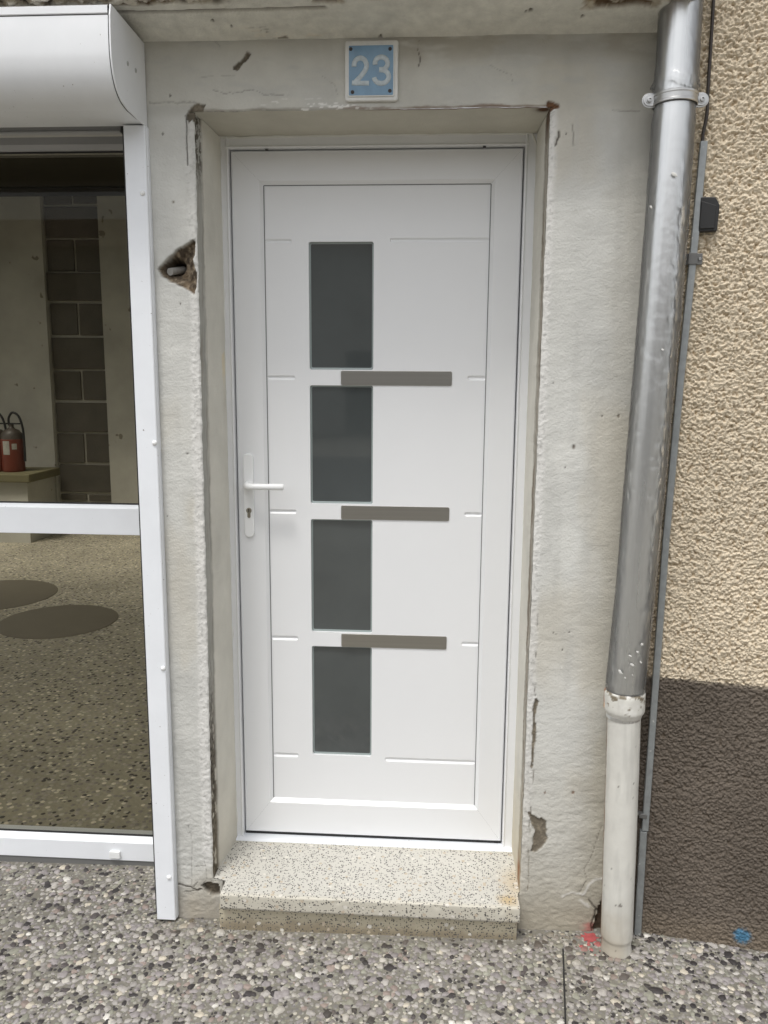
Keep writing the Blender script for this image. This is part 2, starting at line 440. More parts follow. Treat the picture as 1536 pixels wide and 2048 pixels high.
JA = aZ(1126, 1895, gz(.57)); JB = aZ(1131, 2048, gz(.55))
JD = (JB - JA) / np.linalg.norm(JB - JA)
def build_pebbles():
    X0, X1, Y0, Y1 = -1.5, 1.75, -1.15, 0.03
    sp = .0200
    pts = []
    ny = int((Y1 - Y0) / (sp * .87)); nx = int((X1 - X0) / sp)
    for j in range(ny):
        for i in range(nx):
            pts.append((X0 + (i + .5 * (j & 1)) * sp, Y0 + j * sp * .87))
    pts = np.array(pts) + RNG.normal(0, .0042, (len(pts), 2))
    rad = np.clip(RNG.normal(.0094, .0027, len(pts)), .0034, .0150)
    big = RNG.random(len(pts)) < .10; rad[big] *= 1.3
    # small stones between the large ones
    n2 = int(len(pts) * .75)
    p2 = np.column_stack([RNG.uniform(X0, X1, n2), RNG.uniform(Y0, Y1, n2)])
    r2 = np.clip(RNG.normal(.0040, .0013, n2), .0018, .0075)
    pts = np.vstack([pts, p2]); rad = np.concatenate([rad, r2])
    isbig = np.arange(len(pts)) < (len(pts) - n2)
    x, y = pts[:, 0], pts[:, 1]
    # keep clear: walls, doorstep, rail, the joint
    keep = np.ones(len(pts), bool)
    keep &= ~((x > -.602) & (x < .74) & (y > -.252))
    keep &= ~((x > -.42) & (x < .44) & (y > -.292))
    keep &= ~((x < -.602) & (y > -.012))
    keep &= ~((x > .70) & (y > -.217 - .194 * (x - .70)))
    keep &= ~(np.hypot(x - .703, y + .303) < .043)
    dj = np.abs((x - JA[0]) * JD[1] - (y - JA[1]) * JD[0])
    keep &= ~((dj < rad * .8 + .002) & (y < JA[1] + .005))
    # thin patches where only mortar and grit show
    thin = fbm(x, y, .22, 91, 3)
    keep &= ~(isbig & (thin > .60) & (RNG.random(len(pts)) < .6))
    edge = np.minimum(np.where((x > -.62) & (x < .74), -.25 - y, 9), np.where((x > -.43) & (x < .45), -.29 - y, 9))
    keep &= ~(isbig & (edge < .03) & (RNG.random(len(pts)) < .55))
    pts, rad = pts[keep], rad[keep]; n = len(pts)
    K = 8
    ang = (np.arange(K) / K * 2 * np.pi)[None, :] + RNG.uniform(0, 6.28, (n, 1)) + RNG.normal(0, .16, (n, K))
    el = RNG.uniform(.62, 1.0, (n, 1)); th = RNG.uniform(0, np.pi, (n, 1))
    rr = rad[:, None] * (1 + RNG.normal(0, .15, (n, K)))
    ca, sa = np.cos(ang) * rr, np.sin(ang) * rr * el
    ox = ca * np.cos(th) - sa * np.sin(th); oy = ca * np.sin(th) + sa * np.cos(th)
    hgt = rad * RNG.uniform(.05, .15, n) + .0003
    tx, ty = RNG.normal(0, .06, n), RNG.normal(0, .06, n)
    base = gz(pts[:, 0])
    V = np.zeros((n, 2 * K + 1, 3))
    V[:, :K, 0] = pts[:, :1] + ox; V[:, :K, 1] = pts[:, 1:] + oy; V[:, :K, 2] = (base - .002)[:, None]
    k = .80
    V[:, K:2 * K, 0] = pts[:, :1] + ox * k; V[:, K:2 * K, 1] = pts[:, 1:] + oy * k
    V[:, K:2 * K, 2] = (base + hgt)[:, None] + ox * tx[:, None] + oy * ty[:, None]
    V[:, 2 * K, 0] = pts[:, 0]; V[:, 2 * K, 1] = pts[:, 1]; V[:, 2 * K, 2] = base + hgt * 1.22
    i = np.arange(K); j = (i + 1) % K
    quads = np.stack([i, j, K + j, K + i], -1); tris = np.stack([K + i, K + j, np.full(K, 2 * K)], -1)
    off = (np.arange(n) * (2 * K + 1))[:, None, None]
    Q = (quads[None] + off).reshape(-1); T = (tris[None] + off).reshape(-1)
    me = bpy.data.meshes.new('pebbles')
    me.vertices.add(n * (2 * K + 1)); me.vertices.foreach_set('co', V.reshape(-1).astype(np.float32))
    lv = np.concatenate([Q, T]); me.loops.add(len(lv)); me.loops.foreach_set('vertex_index', lv.astype(np.int32))
    nq, nt = n * K, n * K
    ls = np.concatenate([np.arange(nq) * 4, nq * 4 + np.arange(nt) * 3])
    me.polygons.add(nq + nt); me.polygons.foreach_set('loop_start', ls.astype(np.int32))
    me.update(calc_edges=True)
    pal = [(.17, s2l(62, 58, 58)), (.05, s2l(84, 78, 77)), (.24, s2l(148, 142, 141)), (.20, s2l(166, 161, 156)), (.11, s2l(146, 145, 132)),
           (.09, s2l(186, 181, 172)), (.05, s2l(208, 199, 182)), (.04, s2l(226, 222, 214)), (.05, s2l(150, 136, 128))]
    w = np.array([p for p, _ in pal]); cs = np.array([c for _, c in pal])
    # dark pebbles come in loose clusters
    pick = RNG.choice(len(pal), n, p=w / w.sum())
    cl = fbm(pts[:, 0], pts[:, 1], .10, 55, 2)
    pick[(pick == 7) & (RNG.random(n) < .4)] = 3; sw = (pick == 0) & (cl < .45) & (RNG.random(n) < .5); pick[sw] = 2
    c = cs[pick] * RNG.uniform(.82, 1.16, (n, 1))
    dirt = sstep(.52, .75, fbm(pts[:, 0], pts[:, 1], .35, 77, 3)) * .22
    c = c * (1 - dirt[:, None]) + s2l(112, 104, 88) * dirt[:, None]
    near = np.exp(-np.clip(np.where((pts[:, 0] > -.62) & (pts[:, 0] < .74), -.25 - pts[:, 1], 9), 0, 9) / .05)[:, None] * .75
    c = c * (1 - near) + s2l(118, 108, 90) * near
    def spray(u, v, r, col, stren=.85):
        nonlocal c
        q = aZ(u, v, gz(aZ(u, v, -.02)[0]))
        d = np.hypot(pts[:, 0] - q[0], (pts[:, 1] - q[1]) * .8)
        m = sstep(r, r * .35, d + RNG.normal(0, r * .18, n))[:, None] * stren
        c = c * (1 - m) + np.array(col) * m
    spray(1178, 1884, .048, (.46, .08, .08)); spray(1484, 1882, .024, (.06, .20, .33), .8)
    a = me.color_attributes.new('Col', 'FLOAT_COLOR', 'POINT')
    cc = np.ones((n, 2 * K + 1, 4), np.float32); cc[:, :, :3] = np.clip(c * np.where(c.mean(1) > .08, np.where(c.mean(1) > .5, .85, 1.0), .95)[:, None], .01, .9)[:, None, :]
    a.data.foreach_set('color', cc.reshape(-1))
    sm = np.zeros(nq + nt, bool); sm[nq:] = True; me.polygons.foreach_set('use_smooth', sm)
    o = link('pebbles', me, M['pebble']); o['kind'] = 'stuff'; return o
build_pebbles()

mb = MB()
pth = [JA + JD * (.006 + k * .09) for k in range(14)]
for k in range(13):
    a, b = pth[k], pth[k + 1]; s = Vector((-JD[1], JD[0], 0)) * .0022
    w0 = Vector((random.uniform(-.0006, .0006), 0, 0))
    mb.add([Vector(a) - s + w0, Vector(a) + s + w0, Vector(b) + s, Vector(b) - s], [(0, 1, 2, 3)])
for i, v in enumerate(mb.v): mb.v[i] = (v[0], v[1], gz(v[0]) + .0015)
mb.build('expansion_joint', M['joint'], ground)

def paint_mark(u, v, r, col, m_name, sy=.7):
    q = aZ(u, v, gz(aZ(u, v, -.02)[0])); n = 22; mb = MB(); pts = []
    for k in range(n):
        a = 2 * math.pi * k / n; rr_ = r * random.uniform(.55, 1.1)
        x, y = q[0] + rr_ * math.cos(a), q[1] + rr_ * math.sin(a) * sy; pts.append((x, y, gz(x) + .0016))
    mb.add(pts + [(q[0], q[1], gz(q[0]) + .0016)], [(k, (k + 1) % n, n) for k in range(n)]); mb.build('paint_mark', mat(m_name, col, .8, var=.2, vscale=60), ground)
paint_mark(1180, 1876, .030, (.40, .085, .085), 'red_marker_paint'); paint_mark(1486, 1888, .020, (.07, .19, .30), 'blue_marker_paint', .5)

# ------------------------------------------------------------------ grey house wall round the door
FY = -0.24
wall = thing('house_wall', 'weathered grey painted house wall around the white door', 'wall', (0, FY, 0))
PAINT = np.array([.575, .573, .54]); WHITE_M = np.array([.72, .71, .68]); CEMENT = s2l(120, 112, 98); DARK = s2l(62, 54, 46); BROWN = s2l(112, 82, 60)
Z_L = 2.19                                            # underside of the lintel
Z_TOP = 2.352
def eL(z): return np.where(z < .088, .030, 0) - .4365 - .0115 * (1 - z / 2.19) + \
        .0042 * (fbm(z * 0 + .3, z, .03, 5, 4, .65) - .5) + .006 * np.clip(vn(z * 0, z, .035, 6) - .80, 0, 1)
def eR(z): return np.where(z < .088, -.004, 0) + .4435 - .0025 * (1 - z / 2.19) + .0042 * (fbm(z * 0 + 1.3, z, .03, 15, 4, .65) - .5)
def eB(x): return Z_L + .006 * (fbm(x, x * 0 + 2.2, .09, 25, 4) - .5) * sstep(0, .05, .44 - np.abs(x))

HOLE = polyY([(315, 538), (330, 522), (352, 500), (390, 478), (389, 505), (386, 520), (392, 545), (393, 566), (389, 590), (370, 577), (340, 563), (322, 552)], FY)
PEEL = polyY([(1056, 1622), (1066, 1630), (1080, 1640), (1082, 1634), (1092, 1642), (1093, 1660), (1094, 1680), (1086, 1694), (1070, 1706), (1062, 1704), (1066, 1680), (1070, 1662), (1064, 1650)], FY)
PEEL2 = polyY([(1072, 1395), (1078, 1402), (1073, 1420), (1070, 1440), (1074, 1462), (1068, 1500), (1066, 1538), (1062, 1536), (1064, 1480), (1066, 1440), (1064, 1420)], FY)
VOID = polyY([(1203, 1800), (1214, 1798), (1214, 1895), (1188, 1882), (1186, 1856), (1194, 1826)], FY)
CHIPB = polyY([(402, 1772), (414, 1765), (436, 1768), (440, 1790), (424, 1792), (410, 1783)], FY)
CHIPT = polyY([(466, 132), (480, 122), (494, 104), (501, 108), (490, 124), (474, 140), (464, 140)], FY)
CORNER_L = polyY([(384, 212), (392, 206), (410, 210), (404, 226), (396, 222), (390, 250), (384, 236), (378, 246), (372, 232)], FY)
CORNER_R = polyY([(1094, 200), (1120, 208), (1118, 216), (1104, 220), (1096, 232)], FY)
CRACKS = [(polyY(p, FY), w, dp) for p, w, dp in (
    ([(372, 232), (374, 260), (373, 290), (376, 328)], .0016, 1.0),
    ([(838, 82), (836, 100), (840, 118), (836, 132)], .0012, .9),
    ([(412, 64), (430, 84), (440, 92)], .0009, .35), ([(470, 150), (430, 150), (400, 154)], .0008, .25),
    ([(425, 180), (450, 186), (476, 184), (500, 178), (530, 190), (580, 188)], .0010, .45),
    ([(300, 206), (340, 204), (392, 204)], .0022, .35), ([(1225, 220), (1235, 222), (1280, 222)], .0016, .40), ([(1144, 250), (1146, 292)], .0016, .5), ([(1116, 262), (1117, 275), (1113, 290)], .0022, 1.0),
    ([(356, 1768), (380, 1774), (392, 1782), (404, 1778)], .0018, 1.0), ([(386, 1774), (392, 1765)], .0012, .8), ([(368, 1784), (392, 1782)], .0014, .8),
    ([(364, 1730), (390, 1734), (412, 1730)], .0009, .5), ([(378, 1650), (384, 1690), (382, 1768)], .0008, .35), ([(408, 1720), (412, 1758), (404, 1768)], .0008, .5),
    ([(1205, 1650), (1190, 1690), (1180, 1720), (1168, 1740), (1172, 1760), (1155, 1790)], .0010, .5), ([(1168, 1712), (1160, 1714), (1158, 1730)], .0009, .4),
    ([(1178, 1802), (1190, 1818), (1184, 1850), (1182, 1880)], .0022, 1.0), ([(1215, 1150), (1212, 1170), (1225, 1160)], .0007, .4),
    ([(980, 130), (1000, 140), (1020, 150), (1024, 170)], .0009, .35), ([(640, 150), (668, 168), (676, 190)], .0008, .3))]
SMEARS = [(polyY(p, FY), w) for p, w in (([(1122, 1792), (1140, 1786), (1164, 1790)], .0045), ([(1164, 1790), (1176, 1770), (1190, 1760), (1206, 1756)], .0055), ([(1160, 1800), (1176, 1812)], .006))]
SPOTS = [(polyY([(u, v)], FY)[0], r, c) for u, v, r, c in ((1148, 894, .005, DARK * 2.2), (325, 268, .0028, DARK), (346, 404, .003, CEMENT), (1132, 268, .0016, DARK), (1130, 935, .0018, DARK), (1204, 832, .0022, DARK), (1106, 766, .0018, DARK),
                                                  (1238, 831, .004, CEMENT), (1138, 1265, .0018, DARK), (1106, 1266, .002, DARK), (1112, 1268, .0016, DARK), (1125, 1300, .0018, DARK), (340, 190, .003, DARK), (1090, 1585, .003, BROWN), (1146, 1585, .0042, BROWN), (360, 608, .0022, DARK), (375, 908, .0022, DARK), (335, 1032, .0016, DARK))]
PATCH_SHADE = [(polyY(p, FY), s) for p, s in (([(1250, 330), (1285, 320), (1296, 350), (1262, 362), (1240, 350)], .10), ([(1100, 900), (1150, 880), (1180, 920), (1150, 950), (1110, 940)], .09),
                                        ([(1100, 1060), (1140, 1040), (1165, 1090), (1135, 1140), (1105, 1110)], .10), ([(1130, 10), (1330, 10), (1330, 395), (1110, 395), (1130, 225)], -.04))]  # last polygon paints the ledge's cast shadow on the right pillar

def facade(x, z):
    """relief (towards the street) and base colour of the painted front"""
    lo = sstep(.75, .05, z)                                         # rougher near the ground
    tr = fbm(x * .6, z * 1.6, .09, 31, 5, .55) - .5
    h = .0042 * (fbm(x, z, .35, 30, 3) - .5) + .0016 * tr * (1 + .5 * lo) + .0012 * (fbm(x * .7, z * 1.5, .028, 34, 3, .6) - .5) * (1 + 1.5 * lo)
    pit = fbm(x + tr * .03, z * 1.5, .013, 36, 3, .6) - .5
    h = h + .0009 * pit * (1 + 2.2 * lo)
    col = np.ones(x.shape + (3,)) * PAINT
    tone = .20 * (fbm(x, z, .45, 40, 4) - .5) + .10 * (fbm(x, z, .05, 44, 3) - .5)
    col = col * (1 + tone[..., None])
    col = mixc(col, PAINT * np.array([.92, .86, .76]), sstep(.50, .72, fbm(x * 1.4, z * .7, .3, 47, 4)) * .55)
    # vertical run-off streaks
    col = mixc(col, PAINT * .80, sstep(.60, .80, fbm(x * 1.0, z * .12, .045, 51, 4)) * .28)
    # lintel: old trowel sweeps, browner paint
    lt = sstep(2.165, 2.195, z)
    col = mixc(col, PAINT * np.array([.90, .87, .80]), lt * .5)
    h = h + lt * .0042 * (fbm(x * .5, z * 1.8, .11, 60, 4) - .5)
    # rough whitish mortar strips left by the new door, both sides of the opening
    L = (x < 0); ed = np.where(L, eL(z) - x, x - eR(z))
    wj = .010 * (fbm(z * 1.0, x * 0 + .7, .05, 63, 4) - .5)
    wid = np.where(L, .021 + .004 * (2.1 - z), .021 - .003 * z) + wj
    strip = sstep(wid + .010, wid - .006, ed) * (z < Z_L) * sstep(-.02, .10, z - .1)
    fade = np.where(L, sstep(2.0, 1.6, z) * .75 + .25, np.where(z > .95, 1.0, .8))
    gr = fbm(x, z, .0075, 66, 3, .75)
    col = mixc(col, WHITE_M * .98, strip * .8 * fade)
    col = mixc(col, PAINT * .72, strip * sstep(.52, .75, gr) * .6)
    h = h + strip * (.0034 * (gr - .45) + .0008)
    # right strip edged by a thin dark line lower down
    rl = np.where(~L, np.exp(-((ed - wid - .002) / .0013) ** 2), 0) * sstep(1.15, .7, z) * sstep(.50, .56, fbm(z, x * 0, .05, 69, 3)) * (z > .1)
    col = mixc(col, DARK * 1.6, rl * .8); h = h - .002 * rl
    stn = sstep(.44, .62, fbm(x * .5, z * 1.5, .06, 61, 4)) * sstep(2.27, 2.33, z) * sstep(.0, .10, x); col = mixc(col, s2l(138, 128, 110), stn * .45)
    col = mixc(col, PAINT * .84, lt * sstep(.50, .68, fbm(x * .4, z * 1.3, .05, 62, 5, .6)) * .45)
    q = aY(1186, 1862, FY); rp = sstep(.040, .014, np.hypot(x - q[0], (z - q[2]) * 1.1) + .02 * (fbm(x, z, .012, 65, 3) - .5))
    # dirt at the foot
    ft = sstep(.16, -.02, z + .10 * (fbm(x, z, .12, 72, 3) - .5))
    col = mixc(col, s2l(138, 126, 106), ft * .55)
    md = sstep(.60, .05, z + .30 * (fbm(x, z, .25, 74, 4) - .5)) * (~L)
    col = mixc(col, s2l(164, 156, 138), md * .62)
    # soft shadow beside the downpipe, painted into the wall colour
    pipe_shade = sstep(.56, .66, x + .05 * (fbm(x, z, .06, 75, 4) - .5)) * .35
    col = mixc(col, s2l(150, 143, 126), pipe_shade)
    col = mixc(col, (.44, .10, .095), rp * .6)
    for poly, s in PATCH_SHADE:
        sd = poly_sd(x, z, poly) + .02 * (fbm(x, z, .03, 80, 3) - .5)
        col = col * (1 + (s * sstep(.012, -.012, sd))[..., None])
    nz = fbm(x, z, .012, 84, 3, .6) - .5; n2 = fbm(x, z, .05, 86, 3) - .5
    for pts, w, dp in CRACKS:
        d = seg_dist(x + n2 * .010, z + nz * .007, pts)
        m = sstep(w * 1.5, w * .4, d); col = mixc(col, DARK, m * .85 * dp); h = h - .0035 * m * dp
    for pts, w in SMEARS:
        m = sstep(w * 1.1, w * .1, seg_dist(x + n2 * .012, z + nz * .01, pts)); col = mixc(col, WHITE_M * 1.05, m * .55); h = h + .0007 * m
    for (px, pz), r, c in SPOTS:
        m = sstep(r * 1.3, r * .6, np.hypot((x - px) + nz * r, (z - pz) * .8 + n2 * r)); col = mixc(col, c, m * .85); h = h - .002 * m
    # paint and render fallen off
    for poly, dep, c1 in ((PEEL, .005, CEMENT), (PEEL2, .003, CEMENT * .9), (CHIPB, .014, s2l(96, 88, 76)), (CHIPT, .004, CEMENT * .8), (CORNER_L, .006, CEMENT * .85), (CORNER_R, .005, BROWN)):
        sd = poly_sd(x, z, poly) + nz * .006
        m = sstep(.0012, -.0012, sd); rim = np.exp(-((sd - .001) / .0016) ** 2)
        g = fbm(x, z, .009, 90, 3, .7)
        col = mixc(col, c1 * .85, m); col = mixc(col, c1 * 1.35, m * sstep(.55, .7, g)); h = h - m * (dep - .003 * (g - .5)) + rim * .0012
    sd = poly_sd(x, z, VOID) + nz * .01; m = sstep(.002, -.002, sd); col = mixc(col, s2l(78, 66, 54), m); h = h - m * (.016 + .012 * n2)
    # the deep triangular hole with rubble inside
    sd = poly_sd(x, z, HOLE) + nz * .0045
    m = sstep(.001, -.0022, sd); g = fbm(x, z, .011, 95, 4, .62); g2 = fbm(x, z, .03, 97, 3)
    pc = aY(345, 530, FY); dd = np.hypot(x - pc[0], (z - pc[2]))
    deep = .016 + .020 * sstep(0, .03, -sd) + .075 * sstep(.027, .008, dd)
    col = mixc(col, s2l(112, 100, 84), m); col = mixc(col, s2l(160, 146, 126), m * sstep(.52, .66, g)); col = mixc(col, s2l(70, 60, 50), m * sstep(.5, .36, g) * .8); col = mixc(col, s2l(124, 106, 84), m * sstep(.58, .7, g2) * .5)
    h = h - m * (deep + .016 * (g - .5))
    # brown line where the paint has left the lintel edge, white scrapes
    le = z - eB(x); inop = (np.abs(x) < .452)
    bl = sstep(.0052, .0015, np.abs(le - .0015) + .008 * (fbm(x, z, .03, 101, 3) - .5)) * inop * (z > Z_L - .02)
    col = mixc(col, BROWN, bl * sstep(-.16, .04, x + .1 * (fbm(x, z * 0, .1, 103, 3) - .5)) * (.30 + .5 * fbm(x, z * 0, .04, 107, 3)))
    col = mixc(col, CEMENT, bl * sstep(-.05, -.2, x) * .5)
    ws = sstep(.66, .70, fbm(x * .5, z * 2, .013, 105, 3, .6)) * sstep(.018, .010, np.abs(le - .012)) * inop * sstep(.22, .05, np.abs(x + .12))
    col = mixc(col, WHITE_M * 1.1, ws * .9)
    # rounding of arrises
    r = .0035
    edg = np.where(z < Z_L, ed, np.where(inop, le, 1.0)); q = np.clip(1 - edg / r, 0, 1)
    h = h - r * (1 - np.sqrt(np.clip(1 - q * q, 0, 1)))
    return h, col

def facade_patch(name, xs, zs, warp=None):
    Xg, Zg = np.meshgrid(xs, zs, indexing='ij')
    if warp: Xg, Zg = warp(Xg, Zg)
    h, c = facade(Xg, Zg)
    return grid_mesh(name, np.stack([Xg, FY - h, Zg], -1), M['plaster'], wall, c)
PX = .0030
zs = np.arange(-.07, Z_L + 1e-6, PX); zs[-1] = Z_L
t = np.linspace(0, 1, 58)
facade_patch('painted_render', t, zs, lambda a, z: (-.602 + a * (eL(z) + .602), z))
t = np.linspace(0, 1, 100)
facade_patch('painted_render', t, zs, lambda a, z: (eR(z) + a * (.745 - eR(z)), z))
t = np.linspace(0, 1, 60)
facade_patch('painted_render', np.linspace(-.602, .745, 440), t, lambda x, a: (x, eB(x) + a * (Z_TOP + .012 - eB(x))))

# reveals of the doorway
def reveal(side):
    ys = np.linspace(0, 1, 72); Zv = np.arange(-.06, Z_L + .004, .0035)
    A, Zg = np.meshgrid(ys, Zv, indexing='ij')
    y0 = FY + .0058; Yg = y0 + A * (.012 - y0)
    e = eL(Zg) if side < 0 else eR(Zg)
    inner = -.4305 if side < 0 else .4385
    step = sstep(-.182, -.175, Yg + .008 * (fbm(Zg, Yg * 0, .08, 201, 3) - .5)) if side < 0 else sstep(-.175, -.165, Yg)
    blend = sstep(-.235, -.02, Yg)
    base = e * (1 - blend) + inner * blend
    tr = fbm(Yg, Zg * .8, .03, 210 + side, 4) - .5
    d = .002 * tr
    col = np.ones(A.shape + (3,)) * np.array([.69, .67, .60])
    col = col * (1 + (.16 * (fbm(Yg * 1.5, Zg, .2, 212, 4) - .5))[..., None])
    if side < 0:
        st = 1 - step
        grn = fbm(Yg, Zg, .010, 214, 4, .65); stre = fbm(Yg * 1.0, Zg * .06, .012, 216, 3)
        grey = s2l(178, 177, 170)
        c2 = np.ones_like(col) * grey * (1 + .5 * (stre - .5))[..., None]
        c2 = mixc(c2, s2l(142, 136, 126), sstep(.5, .7, stre) * .6)
        up = sstep(1.98, 2.12, Zg); c2 = mixc(c2, s2l(86, 80, 70), up * sstep(.42, .55, grn))
        lo = sstep(.78, .42, Zg + .2 * (stre - .5))
        c2 = mixc(c2, s2l(84, 74, 60), lo * .85); c2 = mixc(c2, s2l(52, 45, 38), lo * sstep(.45, .62, grn) * sstep(-.172, -.20, Yg)); c2 = mixc(c2, s2l(205, 200, 188), lo * sstep(.70, .74, fbm(Yg, Zg * .4, .012, 219, 3)) * .9)
        col = mixc(col, c2, st); d = d - st * (.004 + .004 * lo * (grn - .3) + .003 * up * (grn - .5))
        crk = np.exp(-((Yg + .178 + .006 * (fbm(Zg, Yg * 0, .1, 222, 3) - .5)) / .0016) ** 2); col = mixc(col, DARK * 1.4, crk * .55); d = d - .003 * crk
        pat = poly_sd(Yg, Zg, [(-.055, 1.60), (-.028, 1.61), (-.026, 1.54), (-.04, 1.50), (-.056, 1.54)]) + .006 * tr
        col = mixc(col, s2l(222, 210, 180), sstep(.002, -.004, pat) * .7)
        pat = poly_sd(Yg, Zg, [(-.05, 1.55), (-.026, 1.54), (-.026, 1.42), (-.05, 1.44)]) + .008 * tr
        col = mixc(col, s2l(214, 210, 198), sstep(.003, -.006, pat) * .6)
        col = mixc(col, s2l(150, 138, 112), sstep(.5, .05, Zg) * .25)
        sg = -1
    else:
        st = 1 - step
        stre = fbm(Yg, Zg * .05, .010, 232, 3)
        col = mixc(col, s2l(152, 146, 134), st * .7); col = mixc(col, s2l(132, 122, 108), st * sstep(.48, .62, stre) * .8)
        gap = np.exp(-((Yg + .19) / .006) ** 2) * sstep(.5, .6, fbm(Zg, Yg * 0, .12, 235, 3)); d = d - .006 * gap; col = mixc(col, DARK, gap * .8)
        lo = sstep(.5, .1, Zg); col = mixc(col, s2l(196, 182, 150), lo * .5)
        ru = np.exp(-(np.hypot(Yg + .19, (Zg - .13) * .7) / .03) ** 2); col = mixc(col, s2l(140, 84, 44), ru * .8)
        up = sstep(2.10, 2.17, Zg); col = mixc(col, BROWN * .6, up * sstep(-.17, -.2, Yg) * .8)
        sg = 1
    Xg = base - sg * d
    P = np.stack([Xg, Yg, Zg], -1)
    grid_mesh('door_reveal', P, M['plaster'], wall, col)
reveal(-1); reveal(1)
xs = np.linspace(-.46, .46, 230); ts = np.linspace(0, 1, 60)
Xg, A = np.meshgrid(xs, ts, indexing='ij')
Yg = FY + .0058 + A * (.012 - FY - .0058)
Zg = eB(Xg) * (1 - A) + (Z_L + .004) * A + .0025 * (fbm(Xg, Yg, .05, 240, 4) - .5) + .0003
col = np.ones(Xg.shape + (3,)) * np.array([.56, .535, .455]); col = col * (1 + .14 * (fbm(Xg, Yg, .2, 243, 4) - .5))[..., None]
m = np.exp(-(np.hypot(Xg - .43, Yg + .215) / .018) ** 2); col = mixc(col, BROWN * .7, np.clip(m * 1.4, 0, 1))
m = sstep(.01, .003, A * .22) ; col = mixc(col, BROWN * .9, m * sstep(-.1, .1, Xg) * .8)
grid_mesh('lintel_soffit', np.stack([Xg, Yg, Zg], -1), M['plaster'], wall, col)

# projecting ledge above: underside that curves out of the wall, chipped front edge
def ledge():
    xs = np.linspace(-2.9, .742, 860); ts = np.linspace(0, 1, 84)
    Xg, T = np.meshgrid(xs, ts, indexing='ij')
    w1 = .80                                                       # underside, then the front face
    under = np.clip(T / w1, 0, 1); front = np.clip((T - w1) / (1 - w1), 0, 1)
    rc = .03
    Yg = FY - .186 * under; Zg = Z_TOP + .018 * under + .012 * (np.exp(-under / .16) * -1 + 1) * 1.0
    Zg = Zg + front * .26
    j = fbm(Xg, T, .05, 300, 4) - .5
    h = .004 * (fbm(Xg, under * .19, .12, 301, 4) - .5)
    col = np.ones(Xg.shape + (3,)) * np.array([.72, .705, .635]) * (1 + .22 * (fbm(Xg, under * .19, .15, 303, 4) - .5))[..., None]
    # groove and rubble edge over the left part, seen above the shutter casing
    yd = .186 * under
    Lm = sstep(-.085, -.10, Xg)
    gv = sstep(.0075, .004, np.abs(yd - .108 - .003 * j)) * Lm
    h = h - .011 * gv; col = mixc(col, s2l(92, 84, 72), gv * .9)
    rub = sstep(.132, .146, yd + .018 * j + .012 * (fbm(Xg, yd, .016, 306, 3) - .5)) * sstep(-.25, -.42, Xg + .12 * (fbm(Xg, yd * 0, .08, 307, 3) - .5))
    g = fbm(Xg, yd + front * .26, .028, 309, 4, .6); g2 = fbm(Xg, yd + front * .26, .07, 311, 3)
    col = mixc(col, s2l(150, 140, 120), rub); col = mixc(col, s2l(96, 80, 62), rub * sstep(.52, .64, g2)); col = mixc(col, s2l(206, 200, 186), rub * sstep(.56, .66, g)); col = mixc(col, s2l(52, 44, 36), rub * sstep(.42, .30, g))
    h = h + rub * .030 * (g - .62)
    # fallen patches at the outer edge
    for x0, x1, y0, cdk in ((.50, .665, .088, 1.0), (-.01, .075, .138, 1.0), (-.115, -.05, .128, 1.0), (.30, .40, .135, .8), (.66, .72, .105, .6)):
        m = sstep(x0 - .008, x0 + .01, Xg + .02 * j) * sstep(x1 + .008, x1 - .01, Xg + .02 * j) * sstep(y0 - .006, y0 + .004, yd + .02 * (g - .5) + .012 * j)
        col = mixc(col, s2l(150, 132, 108), m * cdk); col = mixc(col, s2l(92, 74, 56), m * cdk * sstep(.5, .6, g2)); col = mixc(col, s2l(190, 182, 164), m * cdk * sstep(.58, .68, g))
        h = h - m * cdk * (.012 - .016 * (g - .5))
    # peeling flakes along the inner corner, in front of the number
    fl = sstep(.60, .66, fbm(Xg * .55, yd * 2.6, .035, 320, 4, .6)) * sstep(.055, .04, yd) * sstep(.0, .012, yd) * sstep(-.36, -.20, Xg) * sstep(-.07, -.12, Xg)
    col = mixc(col, s2l(222, 216, 202), fl * .9); h = h + fl * .003
    dk = sstep(.62, .67, fbm(Xg * .55, yd * 2.6 + .5, .03, 325, 4, .6)) * sstep(.05, .03, yd) * sstep(-.36, -.2, Xg) * sstep(-.07, -.12, Xg); col = mixc(col, CEMENT * .8, dk * .8)
    for u, v, r in ((425, 40, .004), (462, 48, .003), (1060, 22, .005), (1165, 30, .004), (762, 58, .004), (824, 66, .004), (1052, 24, .003)):
        q = aZ(u, v, 2.37); m = sstep(r * 1.3, r * .5, np.hypot(Xg - q[0] + .004 * j, (-.24 - yd - q[1]) * .6)); col = mixc(col, CEMENT * .6, m * .9); h = h - .004 * m
    Yo = np.where(front > 0, -h, 0.0); Zo = np.where(front > 0, 0.0, -h)
    P = np.stack([Xg, Yg + Yo, Zg + Zo], -1)
    grid_mesh('stone_ledge', P, M['stone'], wall, col)
ledge()
mb = MB(); mb.box(-6.9, .742, FY - .18, .10, Z_TOP + .30, 8.0); mb.build('upper_storey', M['house'], wall)  # unseen; made this tall to keep the sun off the workshop floor
mb = MB(); mb.box(-2.9, -.604, FY + .006, -.06, 2.185, Z_TOP + .24); mb.build('shop_lintel', M['house'], wall)
mb = MB(); mb.box(-.60, -.452, -.115, .30, -.10, 2.20); mb.build('masonry_core', M['house'], wall)
MB().box(.46, .738, -.17, .30, -.10, 2.20).build('masonry_core', M['house'], wall)
MB().box(-.603, -.600, FY + .004, .05, -.1, 2.19).build('masonry_core', M['house'], wall)
mb = MB(); mb.box(-6.9, -2.72, FY, .10, -.2, Z_TOP + .24); mb.build('side_wall_panel', M['house'], wall)
